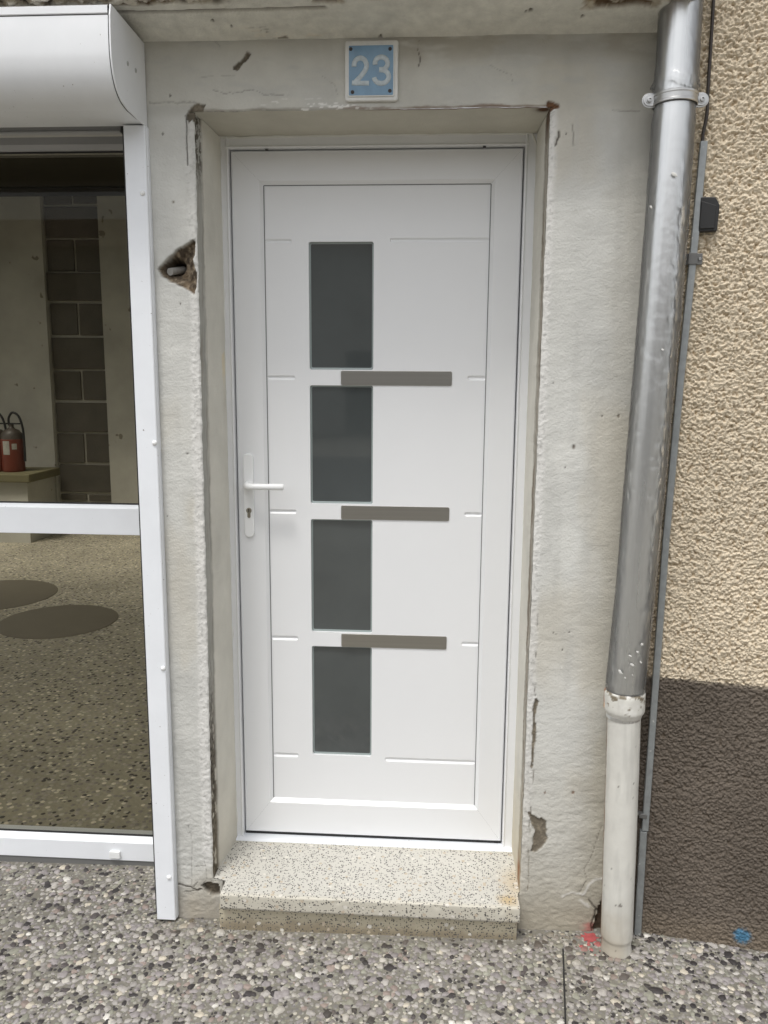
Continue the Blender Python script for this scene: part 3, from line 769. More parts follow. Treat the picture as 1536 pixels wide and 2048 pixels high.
# cut pipe end sticking out of the rubble hole
pc = aY(340, 540, FY); p1 = Vector((pc[0] - .004, FY + .012, pc[2] - .003)); p0 = p1 + Vector((.020, .055, .012))
mb = MB(); mb.tube([p0, p1, p1], [.0095, .0095, .0062], 16, cap=False); mb.tube([p1 + Vector((0, .001, 0)), p1 + (p0 - p1) * .6], [.0062, .0055], 16)
mb.build('pipe_stub', mat('grey_pipe_end', (.30, .29, .27), .6, var=.1, vscale=80), wall, smooth=40)

# ------------------------------------------------------------------ rough rendered neighbour wall, turned slightly towards the street
TH = math.radians(-11.0); RD = np.array([math.cos(TH), math.sin(TH)]); RN = np.array([math.sin(TH), -math.cos(TH)]); RP = np.array([.797, -.235])
def onR(u, v, off=0):
    n = np.array([RN[0], RN[1], 0]); p = np.array([RP[0], RP[1], 0]) + n * off; d = ray(u, v)
    return CAM + d * ((p - CAM) @ n) / (d @ n)
def rw(s, off, z): return np.array([RP[0] + RD[0] * s + RN[0] * off, RP[1] + RD[1] * s + RN[1] * off, z])
neigh = thing('roughcast_wall', 'coarse beige roughcast wall with brown painted base, right of the drainpipe', 'wall', (float(RP[0]), float(RP[1]), 0))
ZD = .746
BEIGE = np.array([.66, .57, .435]); BASEC = np.array([.135, .113, .092])
def worley(x, y, s, seed):
    x = x / s; y = y / s; ix = np.floor(x).astype(np.int64); iy = np.floor(y).astype(np.int64); best = np.full(x.shape, -9.0)
    for dx in (-1, 0, 1):
        for dy in (-1, 0, 1):
            cx, cy = ix + dx, iy + dy
            px = cx + _hash(cx, cy, seed); py = cy + _hash(cx, cy, seed + 1); hh = _hash(cx, cy, seed + 2); rr = .55 + .55 * _hash(cx, cy, seed + 3)
            an = _hash(cx, cy, seed + 4) * 3.14; ux, uy = x - px, y - py
            a = ux * np.cos(an) + uy * np.sin(an); b = -ux * np.sin(an) + uy * np.cos(an)
            best = np.maximum(best, hh * .9 + .6 - (np.abs(a) ** 1.6 + np.abs(b * 1.5) ** 1.6) / rr ** 1.6)
    return np.clip(best, -.6, 1.5)
def roughcast(name, s0, s1, z0, z1, step, colr):
    S, Z = np.meshgrid(np.arange(s0, s1 + step * .5, step), np.linspace(z0, z1, int((z1 - z0) / step) + 1), indexing='ij')
    wx = .010 * (fbm(S, Z, .05, 401, 2) - .5); wz = .010 * (fbm(S, Z, .05, 403, 2) - .5)
    x = S + wx; z = Z + wz
    k = .62 if colr is BEIGE else .72
    a = vn(x * .85 + z * .3, z * 1.15, .0125 * k, 410); b = vn(x + z * .3, z * 1.1, .0068 * k, 412); c = vn(x, z, .0040 * k, 414); l = fbm(S, Z, .04, 416, 3)
    rid = 1 - np.abs(2 * vn(x * .75 + z * .4, z * 1.2, .017 * k, 418) - 1)
    w1 = worley(x, z, .0088, 430); w2 = worley(x + .3, z, .0050, 440)
    w3 = worley(x * 1.05 - z * .2, z, .0034, 450)
    h = (.0034 * (w1 - .45) + .0027 * (w2 - .45) + .0012 * (w3 - .45) + .0016 * (b - .5) + .0016 * (c - .5)) * (1.12 if colr is BEIGE else .80) + .0022 * (l - .5) + .0018 * (fbm(S, Z, .14, 460, 2) - .5)
    col = np.ones(S.shape + (3,)) * colr * (1 + .22 * (fbm(S, Z, .25, 420, 4) - .5))[..., None]
    pitd = sstep(.0, -.0055, h); col = mixc(col, colr * np.array([.66, .58, .48]), pitd * .75)         # dirt in the hollows, coloured darker to stand in for their shade
    if colr is BEIGE:
        dp = sstep(-.01, -.035, S) * .35; col = mixc(col, s2l(150, 128, 104), dp)  # browner behind the pipe: real dirt plus shade put into the colour
    else:
        e = sstep(ZD - .010, ZD, Z + .012 * (fbm(S, Z, .02, 425, 3) - .5)); col = mixc(col, BEIGE, e * .35)
        col = col * (1 + (.30 * (fbm(S * 1.2, Z * .5, .16, 426, 4) - .5))[..., None]); gl = sstep(.10, .0, Z + .05 * (fbm(S, Z, .06, 427, 3) - .5)); col = mixc(col, s2l(128, 116, 100), gl * .5)
        q = onR(1484, 1872); m = sstep(.030, .012, np.hypot(S - ((q[:2] - RP) @ RD), (Z - q[2]) * 1.1) + .012 * (b - .5)); col = mixc(col, (.06, .20, .33), m * .85)
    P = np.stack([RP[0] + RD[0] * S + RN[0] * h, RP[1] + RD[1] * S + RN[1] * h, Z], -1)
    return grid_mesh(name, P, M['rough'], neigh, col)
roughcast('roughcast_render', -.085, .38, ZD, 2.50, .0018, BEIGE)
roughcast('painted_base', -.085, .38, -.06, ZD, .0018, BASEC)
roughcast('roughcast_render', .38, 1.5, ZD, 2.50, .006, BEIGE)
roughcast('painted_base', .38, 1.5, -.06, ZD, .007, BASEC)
mb = MB()
pl = [rw(-.085, -.012, 0), rw(5, -.012, 0), rw(5, -.4, 0), rw(-.03, -.4, 0)]
mb.prism([p[:2] for p in pl], lambda p, t: (p[0], p[1], t), -.2, 5.2); mb.build('masonry_core', M['house'], neigh)

# ------------------------------------------------------------------ doorstep
stp = thing('doorstep', 'cream speckled terrazzo doorstep under the white door', 'doorstep', (0, -.2, 0))
SZ = .0912
M['slab_end'] = mat('terrazzo_end', (.48, .455, .39), .6, speck=[(120, .62, (.1, .1, .09))])
def step_slab():
    prof = [(-.03, SZ - .0005)] + [(y, SZ - .0005) for y in np.linspace(-.06, -.302, 26)]
    for k in range(6):
        a = math.radians(90 * (k + 1) / 6); prof.append((-.302 - .006 * math.sin(a), SZ - .0065 + .006 * math.cos(a)))
    prof += [(-.308, z) for z in np.linspace(SZ - .014, SZ - .046, 6)] + [(-.296, SZ - .049), (-.27, SZ - .049)]
    prof = np.array(prof); xs = np.linspace(-.409, .434, 130)
    tt = (xs - xs[0]) / (xs[-1] - xs[0]); bk = sstep(-.246, -.236, prof[:, 0])
    Xg = (-.409 - .037 * bk)[None, :] * (1 - tt[:, None]) + (.434 + .006 * bk)[None, :] * tt[:, None]; Yg = np.repeat(prof[None, :, 0], len(xs), 0); Zg = np.repeat(prof[None, :, 1], len(xs), 0)
    # the slab is a little wider behind the jamb faces than at its nose
    wob = .0016 * (fbm(Xg, Yg + Zg, .04, 500, 3) - .5)
    chip = sstep(.70, .78, fbm(Xg, Yg + Zg, .025, 502, 3)) * sstep(-.285, -.30, Yg) * sstep(.06, .085, Zg)
    Zg = Zg + wob - .003 * chip; Yg = Yg + .003 * chip
    base = np.array([.57, .552, .50])
    col = np.ones(Xg.shape + (3,)) * base * (1 + .12 * (fbm(Xg, Yg + Zg, .12, 503, 4) - .5))[..., None]
    d = np.hypot(Xg - .405, (Yg + .275)); col = mixc(col, s2l(186, 160, 112), sstep(.042, .005, d + .03 * (fbm(Xg, Yg, .03, 505, 3) - .5)) * .75)
    d = np.hypot(Xg - .43, (Yg + .20) * .5); col = mixc(col, s2l(196, 172, 124), sstep(.06, .0, d) * .45)
    col = mixc(col, s2l(196, 190, 172), sstep(-.295, -.306, Yg) * .55)
    col = mixc(col, s2l(180, 170, 150), sstep(-.07, -.03, Yg) * .4)
    grid_mesh('slab', np.stack([Xg, Yg, Zg], -1), M['terrazzo'], stp, col)
    for sx in (-.409, .434):
        q = [p for p in prof if p[0] < -.236]
        MB().add([(sx, p[0], p[1]) for p in q] + [(sx, -.238, SZ - .049)], [tuple(range(len(q) + 1))]).build('slab_end', M['slab_end'], stp)
    xs = np.linspace(-.418, .430, 100); zv = np.linspace(-.07, SZ - .045, 16)
    Xg, Zg = np.meshgrid(xs, zv, indexing='ij'); Yg = -.286 + .003 * (fbm(Xg, Zg, .02, 510, 3) - .5)
    col = np.ones(Xg.shape + (3,)) * s2l(190, 182, 160) * (1 + .2 * (fbm(Xg, Zg, .05, 512, 3) - .5))[..., None]
    col = mixc(col, s2l(128, 116, 96), sstep(.015, -.02, Zg + .02 * (fbm(Xg, Zg, .03, 514, 3) - .5)) * .8)
    grid_mesh('riser', np.stack([Xg, Yg, Zg], -1), M['terrazzo'], stp, col)
    mb = MB(); mb.box(-.40, .425, -.27, .02, -.1, SZ - .006); mb.build('core', M['house'], stp)
step_slab()
def flake(u, v, pts, label, h=.004):
    q = aZ(u, v, SZ); mb = MB(); n = len(pts)
    lo = [(q[0] + a, q[1] + b, SZ) for a, b in pts]; hi = [(q[0] + a * .9, q[1] + b * .9, SZ + h * random.uniform(.7, 1.2)) for a, b in pts]
    mb.add(lo + hi, [tuple(range(n, 2 * n))] + [(i, (i + 1) % n, n + (i + 1) % n, n + i) for i in range(n)])
    tag(mb.build('plaster_flake', M['flake'], None, bevel=.0008), label, 'debris', 'loose flakes on the doorstep')
flake(842, 1763, [(-.012, .008), (-.002, .014), (.012, .002), (.015, -.008), (.004, -.009), (-.008, -.001)], 'grey oval plaster flake lying on the right half of the doorstep')
flake(806, 1757, [(-.009, -.003), (.0, .004), (.009, .005), (.006, .001), (-.004, -.004)], 'thin sliver of plaster left of the oval flake on the step', .002)
flake(483, 1764, [(-.016, -.007), (-.006, .002), (.010, .008), (.013, .004), (.004, -.002), (-.004, -.004), (-.012, -.010)], 'pale curved plaster sliver near the left end of the doorstep', .004)
flake(470, 1757, [(-.005, -.003), (.003, .004), (.007, .0), (.001, -.004)], 'small grey crumb behind the pale curved sliver on the step', .003)

# ------------------------------------------------------------------ front door
door = thing('front_door', 'white panel front door with four dark glass panes in a column', 'door', (0, 0, SZ))
FRX0, FRX1, FRZ1 = -.4325, .4385, 2.1925
SX0, SX1, SB, STP = -.4065, .4065, .1, 2.16            # visible seam of the leaf
mb = MB()                                             # frame: two posts and a head with a raised bead at the inner edge
def post(x0, x1, inner_right):
    if inner_right:
        pf = [(x0, .02), (x0, -.018), (x1 - .010, -.018), (x1 - .006, -.022), (x1 - .002, -.020), (x1 - .001, .02)]
    else:
        pf = [(x1, .02), (x1, -.018), (x0 + .010, -.018), (x0 + .006, -.022), (x0 + .002, -.020), (x0 + .001, .02)]
    mb.prism(pf, lambda p, t: (p[0], p[1], t), SZ + .001, FRZ1 - .031 if False else FRZ1)
post(FRX0, SX0, True); post(SX1, FRX1 + .006, False)
mb.prism([(.02, FRZ1), (-.0178, FRZ1), (-.0178, STP + .010), (-.0218, STP + .006), (-.0198, STP + .002), (.02, STP + .001)], lambda p, t: (t, p[0], p[1]), SX0 - .012, SX1 + .012)
mb.build('frame', M['pvc'], door, bevel=.0012)
mb = MB(); mb.box(FRX0, FRX1, .018, .05, SZ, FRZ1 + .01); mb.build('rebate', M['seam'], door)
# sealant bead round the frame, uneven
def bead(path, r0, name='sealant'):
    pts = []; rs = []
    for (a, b) in zip(path[:-1], path[1:]):
        a, b = Vector(a), Vector(b); k = max(2, int((b - a).length / .012))
        for i in range(k):
            p = a + (b - a) * i / k; w = float(fbm(np.array(p.x * 2 + p.z), np.array(p.z - p.x), .05, 600, 3) - .5)
            pts.append(p + Vector((w * .006, 0, w * .006))); rs.append(r0 * (1 + w * 1.2))
    pts.append(Vector(path[-1])); rs.append(r0)
    MB().tube(pts, rs, 8).build(name, M['sealant'], door, smooth=60)
bead([(FRX0 - .001, -.017, SZ + .004), (FRX0 - .001, -.017, FRZ1 - .001), (.10, -.017, FRZ1 + .002), (FRX1 - .012, -.017, FRZ1), (FRX1 + .002, -.017, FRZ1 - .03), (FRX1 + .004, -.017, SZ + .004)], .0042)
# leaf: stiles and rails mitred at the corners, bevelled down to the panel
PX0, PX1, PB, PT = -.3143, .3197, .2198, 2.0677
G = .0018
def leaf_part(quad):
    """quad: outer a,b then inner c,d (x,z); flat face then an inward bevel"""
    (ax, az), (bx, bz), (cx, cz), (dx, dz) = quad
    def off(x, z, k):                                 # move the inner edge further into the panel
        return (x + (k if x < 0 else -k), z + (k if z < 1 else -k))
    c1 = off(cx, cz, -.011); d1 = off(dx, dz, -.011)
    mb = MB(); Y0, Y1 = -.0085, .003
    v = [(ax, Y0 + .003, az), (bx, Y0 + .003, bz), (bx + (.0035 if bx < 0 else -.0035), Y0, bz + (.0035 if bz < 1 else -.0035)), (ax + (.0035 if ax < 0 else -.0035), Y0, az + (.0035 if az < 1 else -.0035)),
         (c1[0], Y0, c1[1]), (d1[0], Y0, d1[1]), (cx, Y1, cz), (dx, Y1, dz), (ax, .03, az), (bx, .03, bz)]
    mb.add(v, [(0, 1, 2, 3), (3, 2, 4, 5), (5, 4, 6, 7), (8, 9, 1, 0)])
    return mb
ox0, ox1, ob, ot = SX0 + G, SX1 - G, SB + .0065, STP - G
e = .00025                                            # hairline at the mitres
leaf_part([(ox0, ob), (ox0, ot), (PX0, PT), (PX0, PB)]).build('stile', M['pvc'], door)
leaf_part([(ox1, ob), (ox1, ot), (PX1, PT), (PX1, PB)]).build('stile', M['pvc'], door)
leaf_part([(ox0 + e, ot), (ox1 - e, ot), (PX1 - e, PT), (PX0 + e, PT)]).build('rail', M['pvc'], door)
leaf_part([(ox0 + e, ob), (ox1 - e, ob), (PX1 - e, PB), (PX0 + e, PB)]).build('rail', M['pvc'], door)
for xs_ in (PX0 - .0005, PX1 + .0005):
    MB().box(xs_ - .0012, xs_ + .0012, .0012, .0035, PB, PT).build('gasket', M['seam'], door)
MB().box(PX0, PX1, .0012, .0035, PT - .0005, PT + .0014).build('gasket', M['seam'], door)
# panel with routed grooves and four openings: a cell mesh
GLX0, GLX1 = -.1893, -.0041
PANES = [(1.5604, 1.9167), (1.1673, 1.5156), (.7700, 1.1202), (.3687, .7248)]
GRV = []
def groove(u0, u1, v0, v1, left, zh=None):
    z0 = aY(u0 if not left else u1, v1, .003)[2]; z1 = aY(u0 if not left else u1, v0, .003)[2]
    xa = aY(u0, v0, .003)[0]; xb = aY(u1, v0, .003)[0]
    GRV.append((PX0 if left else xa, xb if left else PX1, z0, z1))
groove(526, 583, 478, 487, True); groove(780, 977, 476, 485, False)
groove(537, 590, 751, 760, True); groove(935, 968, 751, 761, False)
groove(540, 593, 1019, 1028, True); groove(929, 963, 1024, 1033, False)
groove(545, 596, 1272, 1281, True); groove(923, 955, 1283, 1292, False)
groove(548, 597, 1506, 1515, True); groove(770, 950, 1514, 1523, False)
def panel():
    """front face with rounded holes: tiled by convex strips, each hole and groove has its own walls"""
    bm = bmesh.new(); Yp = .003
    def loop(poly): return [bm.verts.new((x, Yp, z)) for x, z in poly]
    outer = loop([(PX0, PB), (PX1, PB), (PX1, PT), (PX0, PT)])
    edges = []
    def close(vs):
        for i in range(len(vs)): edges.append(bm.edges.new((vs[i], vs[(i + 1) % len(vs)])))
    close(outer); holes = []
    for z0, z1 in PANES:
        vs = loop(rounded_rect(GLX0, GLX1, z0, z1, .006, 4)); close(vs); holes.append((vs, .016, None))
    for x0, x1, z0, z1 in GRV:
        m = .0008; r = (z1 - z0) * .42
        left = x0 <= PX0 + 1e-6
        pts = rounded_rect(x0 + (m if left else 0), x1 - (0 if left else m), z0, z1, r, 4)
        vs = loop(pts); close(vs); holes.append((vs, .0042, True))
    bmesh.ops.triangle_fill(bm, use_beauty=True, use_dissolve=False, edges=edges)
    # remove faces inside holes
    kill = []
    for f in bm.faces:
        c = f.calc_center_median()
        for z0, z1 in PANES:
            if GLX0 < c.x < GLX1 and z0 < c.z < z1: kill.append(f)
        for x0, x1, z0, z1 in GRV:
            if x0 < c.x < x1 and z0 < c.z < z1: kill.append(f)
    bmesh.ops.delete(bm, geom=list(set(kill)), context='FACES_ONLY')
    for vs, dep, floor in holes:
        n = len(vs)
        cx = sum(v.co.x for v in vs) / n; cz = sum(v.co.z for v in vs) / n
        if floor:                                     # V-sided groove
            zz = [v.co.z for v in vs]; zm = (min(zz) + max(zz)) / 2; xl = min(v.co.x for v in vs); xr = max(v.co.x for v in vs)
            lo = [bm.verts.new((min(max(v.co.x, xl + .0015), xr - .0015), Yp + dep, zm + (v.co.z - zm) * .25)) for v in vs]
        else:
            lo = [bm.verts.new((v.co.x, Yp + dep, v.co.z)) for v in vs]
        for i in range(n): bm.faces.new((vs[i], vs[(i + 1) % n], lo[(i + 1) % n], lo[i]))
        if floor: bm.faces.new(lo)
    bmesh.ops.recalc_face_normals(bm, faces=bm.faces)
    me = bpy.data.meshes.new('panel'); bm.to_mesh(me); bm.free()
    return link('panel', me, M['pvc_panel'], door, bevel=0)
panel()
M['glass_edge'] = mat('glass_bead', (.30, .345, .34), .25)
for z0, z1 in PANES:
    gp = MB().box(GLX0 + .0045, GLX1 - .0045, .0135, .0185, z0 + .0045, z1 - .0045).build('glass_pane', M['door_glass'], door, bevel=.0008)
    fr = MB()
    po = rounded_rect(GLX0 - .0002, GLX1 + .0002, z0 - .0002, z1 + .0002, .006, 4); pi = rounded_rect(GLX0 + .005, GLX1 - .005, z0 + .006, z1 - .005, .004, 4)
    n = len(po); fr.add([(x, .0118, z) for x, z in po] + [(x, .0133, z) for x, z in pi], [(i, (i + 1) % n, n + (i + 1) % n, n + i) for i in range(n)])
    fr.build('bead', M['glass_edge'], gp)
BX0, BX1 = -.0978, .223
for zt in (1.558, 1.1631, .7669):
    MB().prism(rounded_rect(BX0, BX1, zt - .0411, zt, .0045, 4), XZ, -.0002, .0028).build('trim_bar', M['inox'], door, bevel=.0006)
# handle on its long plate
hx = .5 * (aY(489, 990, -.012)[0] + aY(507, 990, -.012)[0]) ; hz0 = aY(498, 1074, -.012)[2]; hz1 = aY(497, 907, -.012)[2]
hw = .0150
hd = bpy.data.objects.new('handle', None); hd.empty_display_size = .05; COL.objects.link(hd); hd.parent = door; hd.matrix_parent_inverse = Matrix.Translation(-Vector(door.location))
M['pvc_gloss'] = mat('white_lacquer_handle', (.86, .87, .87), .28)
MB().prism(rounded_rect(hx - hw, hx + hw, hz0, hz1, .0149, 9), XZ, -.0165, -.007).build('backplate', M['pvc_gloss'], hd, bevel=.0028, seg=3)
lv = aY(505, 973, -.055)
lz = lv[2]; tipx = aY(567, 973, -.06)[0]
pth = [Vector((hx, -.012, lz)), Vector((hx, -.036, lz)), Vector((hx + .0015, -.047, lz)), Vector((hx + .006, -.055, lz)), Vector((hx + .014, -.0595, lz)), Vector((hx + .026, -.061, lz)), Vector((hx + .06, -.0605, lz)), Vector((tipx - .004, -.0585, lz)), Vector((tipx, -.058, lz))]
MB().tube(pth, [.0115, .0105, .0105, .0102, .0098, .0092, .0090, .0096, .0075], 18).build('lever', M['pvc_gloss'], hd, smooth=50)
kc = aY(498, 1021, -.017); kz = kc[2]
key = [(hx + .0082 * math.cos(math.radians(a)), kz + .0082 * math.sin(math.radians(a))) for a in range(-60, 241, 20)]
key = key + [(hx - .0050, kz - .018), (hx - .0035, kz - .0212), (hx, kz - .0225), (hx + .0035, kz - .0212), (hx + .0050, kz - .018)]
cyl = MB().prism(key, XZ, -.0188, -.012).build('lock_cylinder', M['nickel'], hd, bevel=.0006)
MB().box(hx - .0011, hx + .0011, -.0192, -.0180, kz - .005, kz + .005).build('keyway', M['gasket'], hd)
# threshold
mb = MB(); mb.prism([(.03, SZ - .002), (-.040, SZ - .002), (-.040, SZ + .0015), (-.028, SZ + .0030), (-.010, SZ + .0034), (.03, SZ + .0034)], lambda p, t: (t, p[0], p[1]), FRX0 + .002, FRX1)
mb.build('threshold', M['alu'], door, bevel=.0008)
MB().box(SX0, SX1, .000, .02, SZ + .0036, SB + .016).build('bottom_seal', M['gasket'], door)
for u, v in ((533, 299), (969, 293)):
    q = aY(u, v, -.022); MB().box(q[0] - .004, q[0] + .004, -.0225, -.015, q[2] - .0011, q[2] + .0011).build('drain_slot', M['gasket'], door)
mb = MB(); mb.box(-.46, .46, .04, .09, 0, 2.25); mb.build('backing', M['gasket'], door)

# ------------------------------------------------------------------ house number
num = thing('house_number_plate', 'small blue enamel number plate reading 23 above the door', 'house number', (0, FY, 2.27))
NX0, NX1, NZ0, NZ1 = -.0577, .0725, 2.2056, 2.3436
MB().prism(rounded_rect(NX0, NX1, NZ0, NZ1, .007, 5), XZ, FY - .0075, FY + .004).build('rim', M['enamel_white'], num, bevel=.003, seg=3)
def nxz(px, py):                                      # position on the plate from the close-up of it (1536 px = 150 px)
    q = aY(670 + px / 10.24, 60 + py / 10.24, FY - .0085); return q[0], q[2]
bx0, bz1 = nxz(285, 330); bx1, bz0 = nxz(1190, 1335)
MB().prism(rounded_rect(bx0 - .0035, bx1 + .003, bz0 - .003, bz1 + .003, .004, 4), XZ, FY - .0105, FY - .006).build('inner_border', M['enamel_white'], num, bevel=.0014)
MB().prism(rounded_rect(bx0, bx1, bz0, bz1, .002, 3), XZ, FY - .0112, FY - .007).build('enamel_field', M['enamel'], num, bevel=.0005)
def ribbon(pts, w, y0, hgt, name):
    pts = [Vector((*nxz(*p), 0)) for p in pts]; mb = MB(); vs = []
    prof = [(-1, 0), (-.92, .55), (-.55, .95), (0, 1), (.55, .95), (.92, .55), (1, 0)]
    n = len(pts)
    for i, p in enumerate(pts):
        t = (pts[min(i + 1, n - 1)] - pts[max(i - 1, 0)]).normalized(); s = Vector((-t.y, t.x, 0))
        for a, h in prof:
            q = p + s * a * w * .5; vs.append((q.x, y0 - h * hgt, q.y))
    k = len(prof); f = [(i * k + j, i * k + j + 1, (i + 1) * k + j + 1, (i + 1) * k + j) for i in range(n - 1) for j in range(k - 1)]
    f += [tuple(range(k)), tuple((n - 1) * k + j for j in range(k))]
    mb.add(vs, f); mb.build(name, M['digit'], num, smooth=50)
def arc(cx, cy, rx, ry, a0, a1, n=16):
    return [(cx + rx * math.cos(math.radians(a0 + (a1 - a0) * i / n)), cy - ry * math.sin(math.radians(a0 + (a1 - a0) * i / n))) for i in range(n + 1)]
two = arc(520, 735, 128, 152, 190, -25) + [(610, 850), (560, 920), (500, 990), (430, 1062), (395, 1095)]
ribbon(two, .0118, FY - .0112, .0022, 'digit')
ribbon([(350, 1092), (450, 1096), (560, 1096), (700, 1096)], .0110, FY - .0112, .0020, 'digit')
thr = arc(950, 690, 130, 128, 195, -62, 16)[:-1] + [(1000, 815), (905, 820)]
ribbon(thr, .0118, FY - .0112, .0022, 'digit')
ribbon([(905, 822), (985, 826)] + arc(950, 962, 150, 140, 58, -172, 18), .0118, FY - .0112, .0019, 'digit')
for p in ((325, 400), (1130, 395), (360, 1280), (1125, 1253)):
    x, z = nxz(*p); MB().lathe([(.0045, 0), (.0042, .0012), (.0025, .0018), (.0004, .0015)], (x, FY - .0112, z), 'Y', 12).build('screw', M['rust_screw'], num, smooth=40)
num['category'] = 'house number'

# ------------------------------------------------------------------ shopfront window
shop = thing('shop_window', 'white framed shop window with a middle rail, left of the door', 'window', (-1.7, 0, 0))
WX0, WX1 = -2.72, -.596
def wz(v): return aY(150, v, 0)[2]
zt0, zt1 = wz(298), 2.25; zm0, zm1 = wz(1068), wz(1016); zb1 = .0405; zb0 = -.022
MB().prism([(0.0, zt0 + .012), (0.0, zt1), (.06, zt1), (.06, zt0), (.012, zt0), (.002, zt0 + .010)], lambda p, t: (t, p[0], p[1]), WX0, WX1).build('head', M['alu_grey'], shop, bevel=.0008)
MB().prism([(0.0, zm0), (0.0, zm1), (.013, zm1 + .009), (.05, zm1 + .009), (.05, zm0), (.004, zm0 - .001)], lambda p, t: (t, p[0], p[1]), WX0, WX1 - .05).build('mid_rail', M['alu'], shop, bevel=.001)
MB().prism([(0.0, zb0), (0.0, zb1), (.022, zb1 + .011), (.06, zb1 + .011), (.06, zb0)], lambda p, t: (t, p[0], p[1]), WX0, WX1).build('bottom_rail', M['alu'], shop, bevel=.001)
MB().box(WX0, WX1, .004, .06, zb0 - .03, zb0 - .0005).build('base_seal', mat('grey_seal', (.16, .16, .155), .8), shop)
for x0, x1 in ((WX0, WX0 + .06), (WX1 - .05, WX1)):
    MB().box(x0, x1, -.002, .055, zb0 + .001, zt1 - .002).build('stile', M['alu'], shop, bevel=.001)
for a, b in ((zb1 + .011, zm0 - .001), (zm1 + .009, zt0)):
    MB().box(WX0 + .05, WX1 - .04, .030, .036, a, b).build('glass_pane', M['shop_glass'], shop)
    fr = MB()
    fr.box(WX0 + .06, WX1 - .05, .024, .0295, a, a + .004); fr.box(WX0 + .06, WX1 - .05, .024, .0295, b - .004, b)
    fr.build('gasket', M['gasket'], shop)
q0 = aY(220, 1714, 0); q1 = aY(241, 1702, 0)
mb = MB(); mb.prism([(q0[0], q0[2] + .002), (q0[0] + .001, q1[2] - .001), (q0[0] + .005, q1[2] + .001), (q1[0] - .004, q1[2] + .001), (q1[0], q1[2] - .001), (q1[0] + .001, q0[2] + .002), (q1[0] - .002, q0[2]), (q0[0] + .002, q0[2])], XZ, -.009, .001)
mb.build('drain_cap', M['pvc_gloss'], shop, bevel=.002)

# ------------------------------------------------------------------ roller shutter
rs = thing('roller_shutter', 'white roller shutter casing with rounded front and a long guide rail', 'roller shutter', (-1.6, -.3, 2.2))
BXR, BXL = -.5565, -2.78
prof = [(-.244, 2.347), (-.4485, 2.3465)]
face = [(-.4545, 2.325), (-.4572, 2.29), (-.4578, 2.252), (-.4560, 2.232), (-.4515, 2.212), (-.4440, 2.194), (-.4320, 2.178), (-.4150, 2.1655), (-.3950, 2.158), (-.366, 2.1535)]
low = [(-.30, 2.1535), (-.244, 2.1535)]
out = prof + face + low
# closed sheet profile with thickness, from the strip under the ledge round to the underside
MB().prism([(y + .006 if i else y, z - .004) for i, (y, z) in enumerate(prof)] + [(y + .006, z) for y, z in face] + [(-.262, 2.1585), (-.262, 2.20)], lambda p, t: (t, p[0], p[1]), BXL + .004, BXR - .0032).build('inner_casing', M['black'], rs)
def sheet(name, pts, m):
    mb = MB(); n = len(pts); cv = [(y, z) for y, z in pts]; inn = [(y + .0022, z + .0003) for y, z in pts]
    mb.prism(cv + inn[::-1], lambda p, t: (t, p[0], p[1]), BXL + .002, BXR - .0058)
    return mb.build(name, m, rs, smooth=30)
# finer curve
def smooth_curve(p, k=4):
    o = []
    for i in range(len(p) - 1):
        a = np.array(p[max(i - 1, 0)]); b = np.array(p[i]); c = np.array(p[i + 1]); d = np.array(p[min(i + 2, len(p) - 1)])
        for j in range(k):
            t = j / k; o.append(tuple(.5 * ((2 * b) + (c - a) * t + (2 * a - 5 * b + 4 * c - d) * t * t + (3 * b - a - 3 * c + d) * t ** 3)))
    return o + [tuple(p[-1])]
fine = smooth_curve(face)
sheet('casing', [(y, z) for y, z in fine] + [(-.31, 2.1535), (-.246, 2.1560)], M['alu_box'])
sheet('top_strip', [(-.40, 2.3475), (-.4505, 2.3470), (-.4560, 2.3440), (-.4566, 2.3290), (-.4552, 2.3272)], M['alu_box'])
MB().prism([(-.4545, 2.3262), (-.4540, 2.3240), (-.44, 2.3240), (-.44, 2.3262)], lambda p, t: (t, p[0], p[1]), BXL + .004, BXR - .004).build('groove', M['gasket'], rs)
ec = MB(); cap = prof[:1] + [(-.4505, 2.3487)] + [(y - .0022, z) for y, z in fine] + [(-.30, 2.1515), (-.244, 2.1515)]
ec.prism(cap, lambda p, t: (t, p[0], p[1]), BXR - .003, BXR + .001); ecap = ec.build('end_cap', M['alu_box'], rs, bevel=.0008)
ec = MB(); ec.prism(cap, lambda p, t: (t, p[0], p[1]), BXL - .001, BXL + .003); ec.build('end_cap', M['alu_box'], rs)
for u, v in ((255, 127), (271, 141)):
    q = aX(u, v, BXR + .001)
    mb = MB(); mb.lathe([(.0052, 0), (.0050, .0015), (.0028, .0024), (.0024, .0012), (.0003, .0012)], (0, 0, 0), 'Z', 14)
    for i, p in enumerate(mb.v): mb.v[i] = (BXR + .001 + p[2], q[1] + p[0], q[2] + p[1])
    mb.build('screw', M['steel'], ecap, smooth=40)
RX0, RX1 = -.610, -.5545
def rail(x0, x1, nm_):
    pf = [(x0, FY - .001), (x0, -.2640), (x0 + .0015, -.2658), (x1 - .003, -.2660), (x1 - .0005, -.2645), (x1, -.262), (x1, -.256), (x1 + .0015, -.2545), (x1 + .0015, FY - .001)]
    o = MB().prism(pf, lambda p, t: (p[0], p[1], t), -.0285, 2.1512).build('guide_rail', M['alu'], rs, bevel=.0005)
    inn = MB().box(x0 - .012, x0 - .0005, -.240, -.20, -.03, 2.15).build('brush_seal', M['gasket'], rs) if nm_ else None
    return o
rl_ = rail(RX0, RX1, True); rl2 = rail(-2.77, -2.715, False)
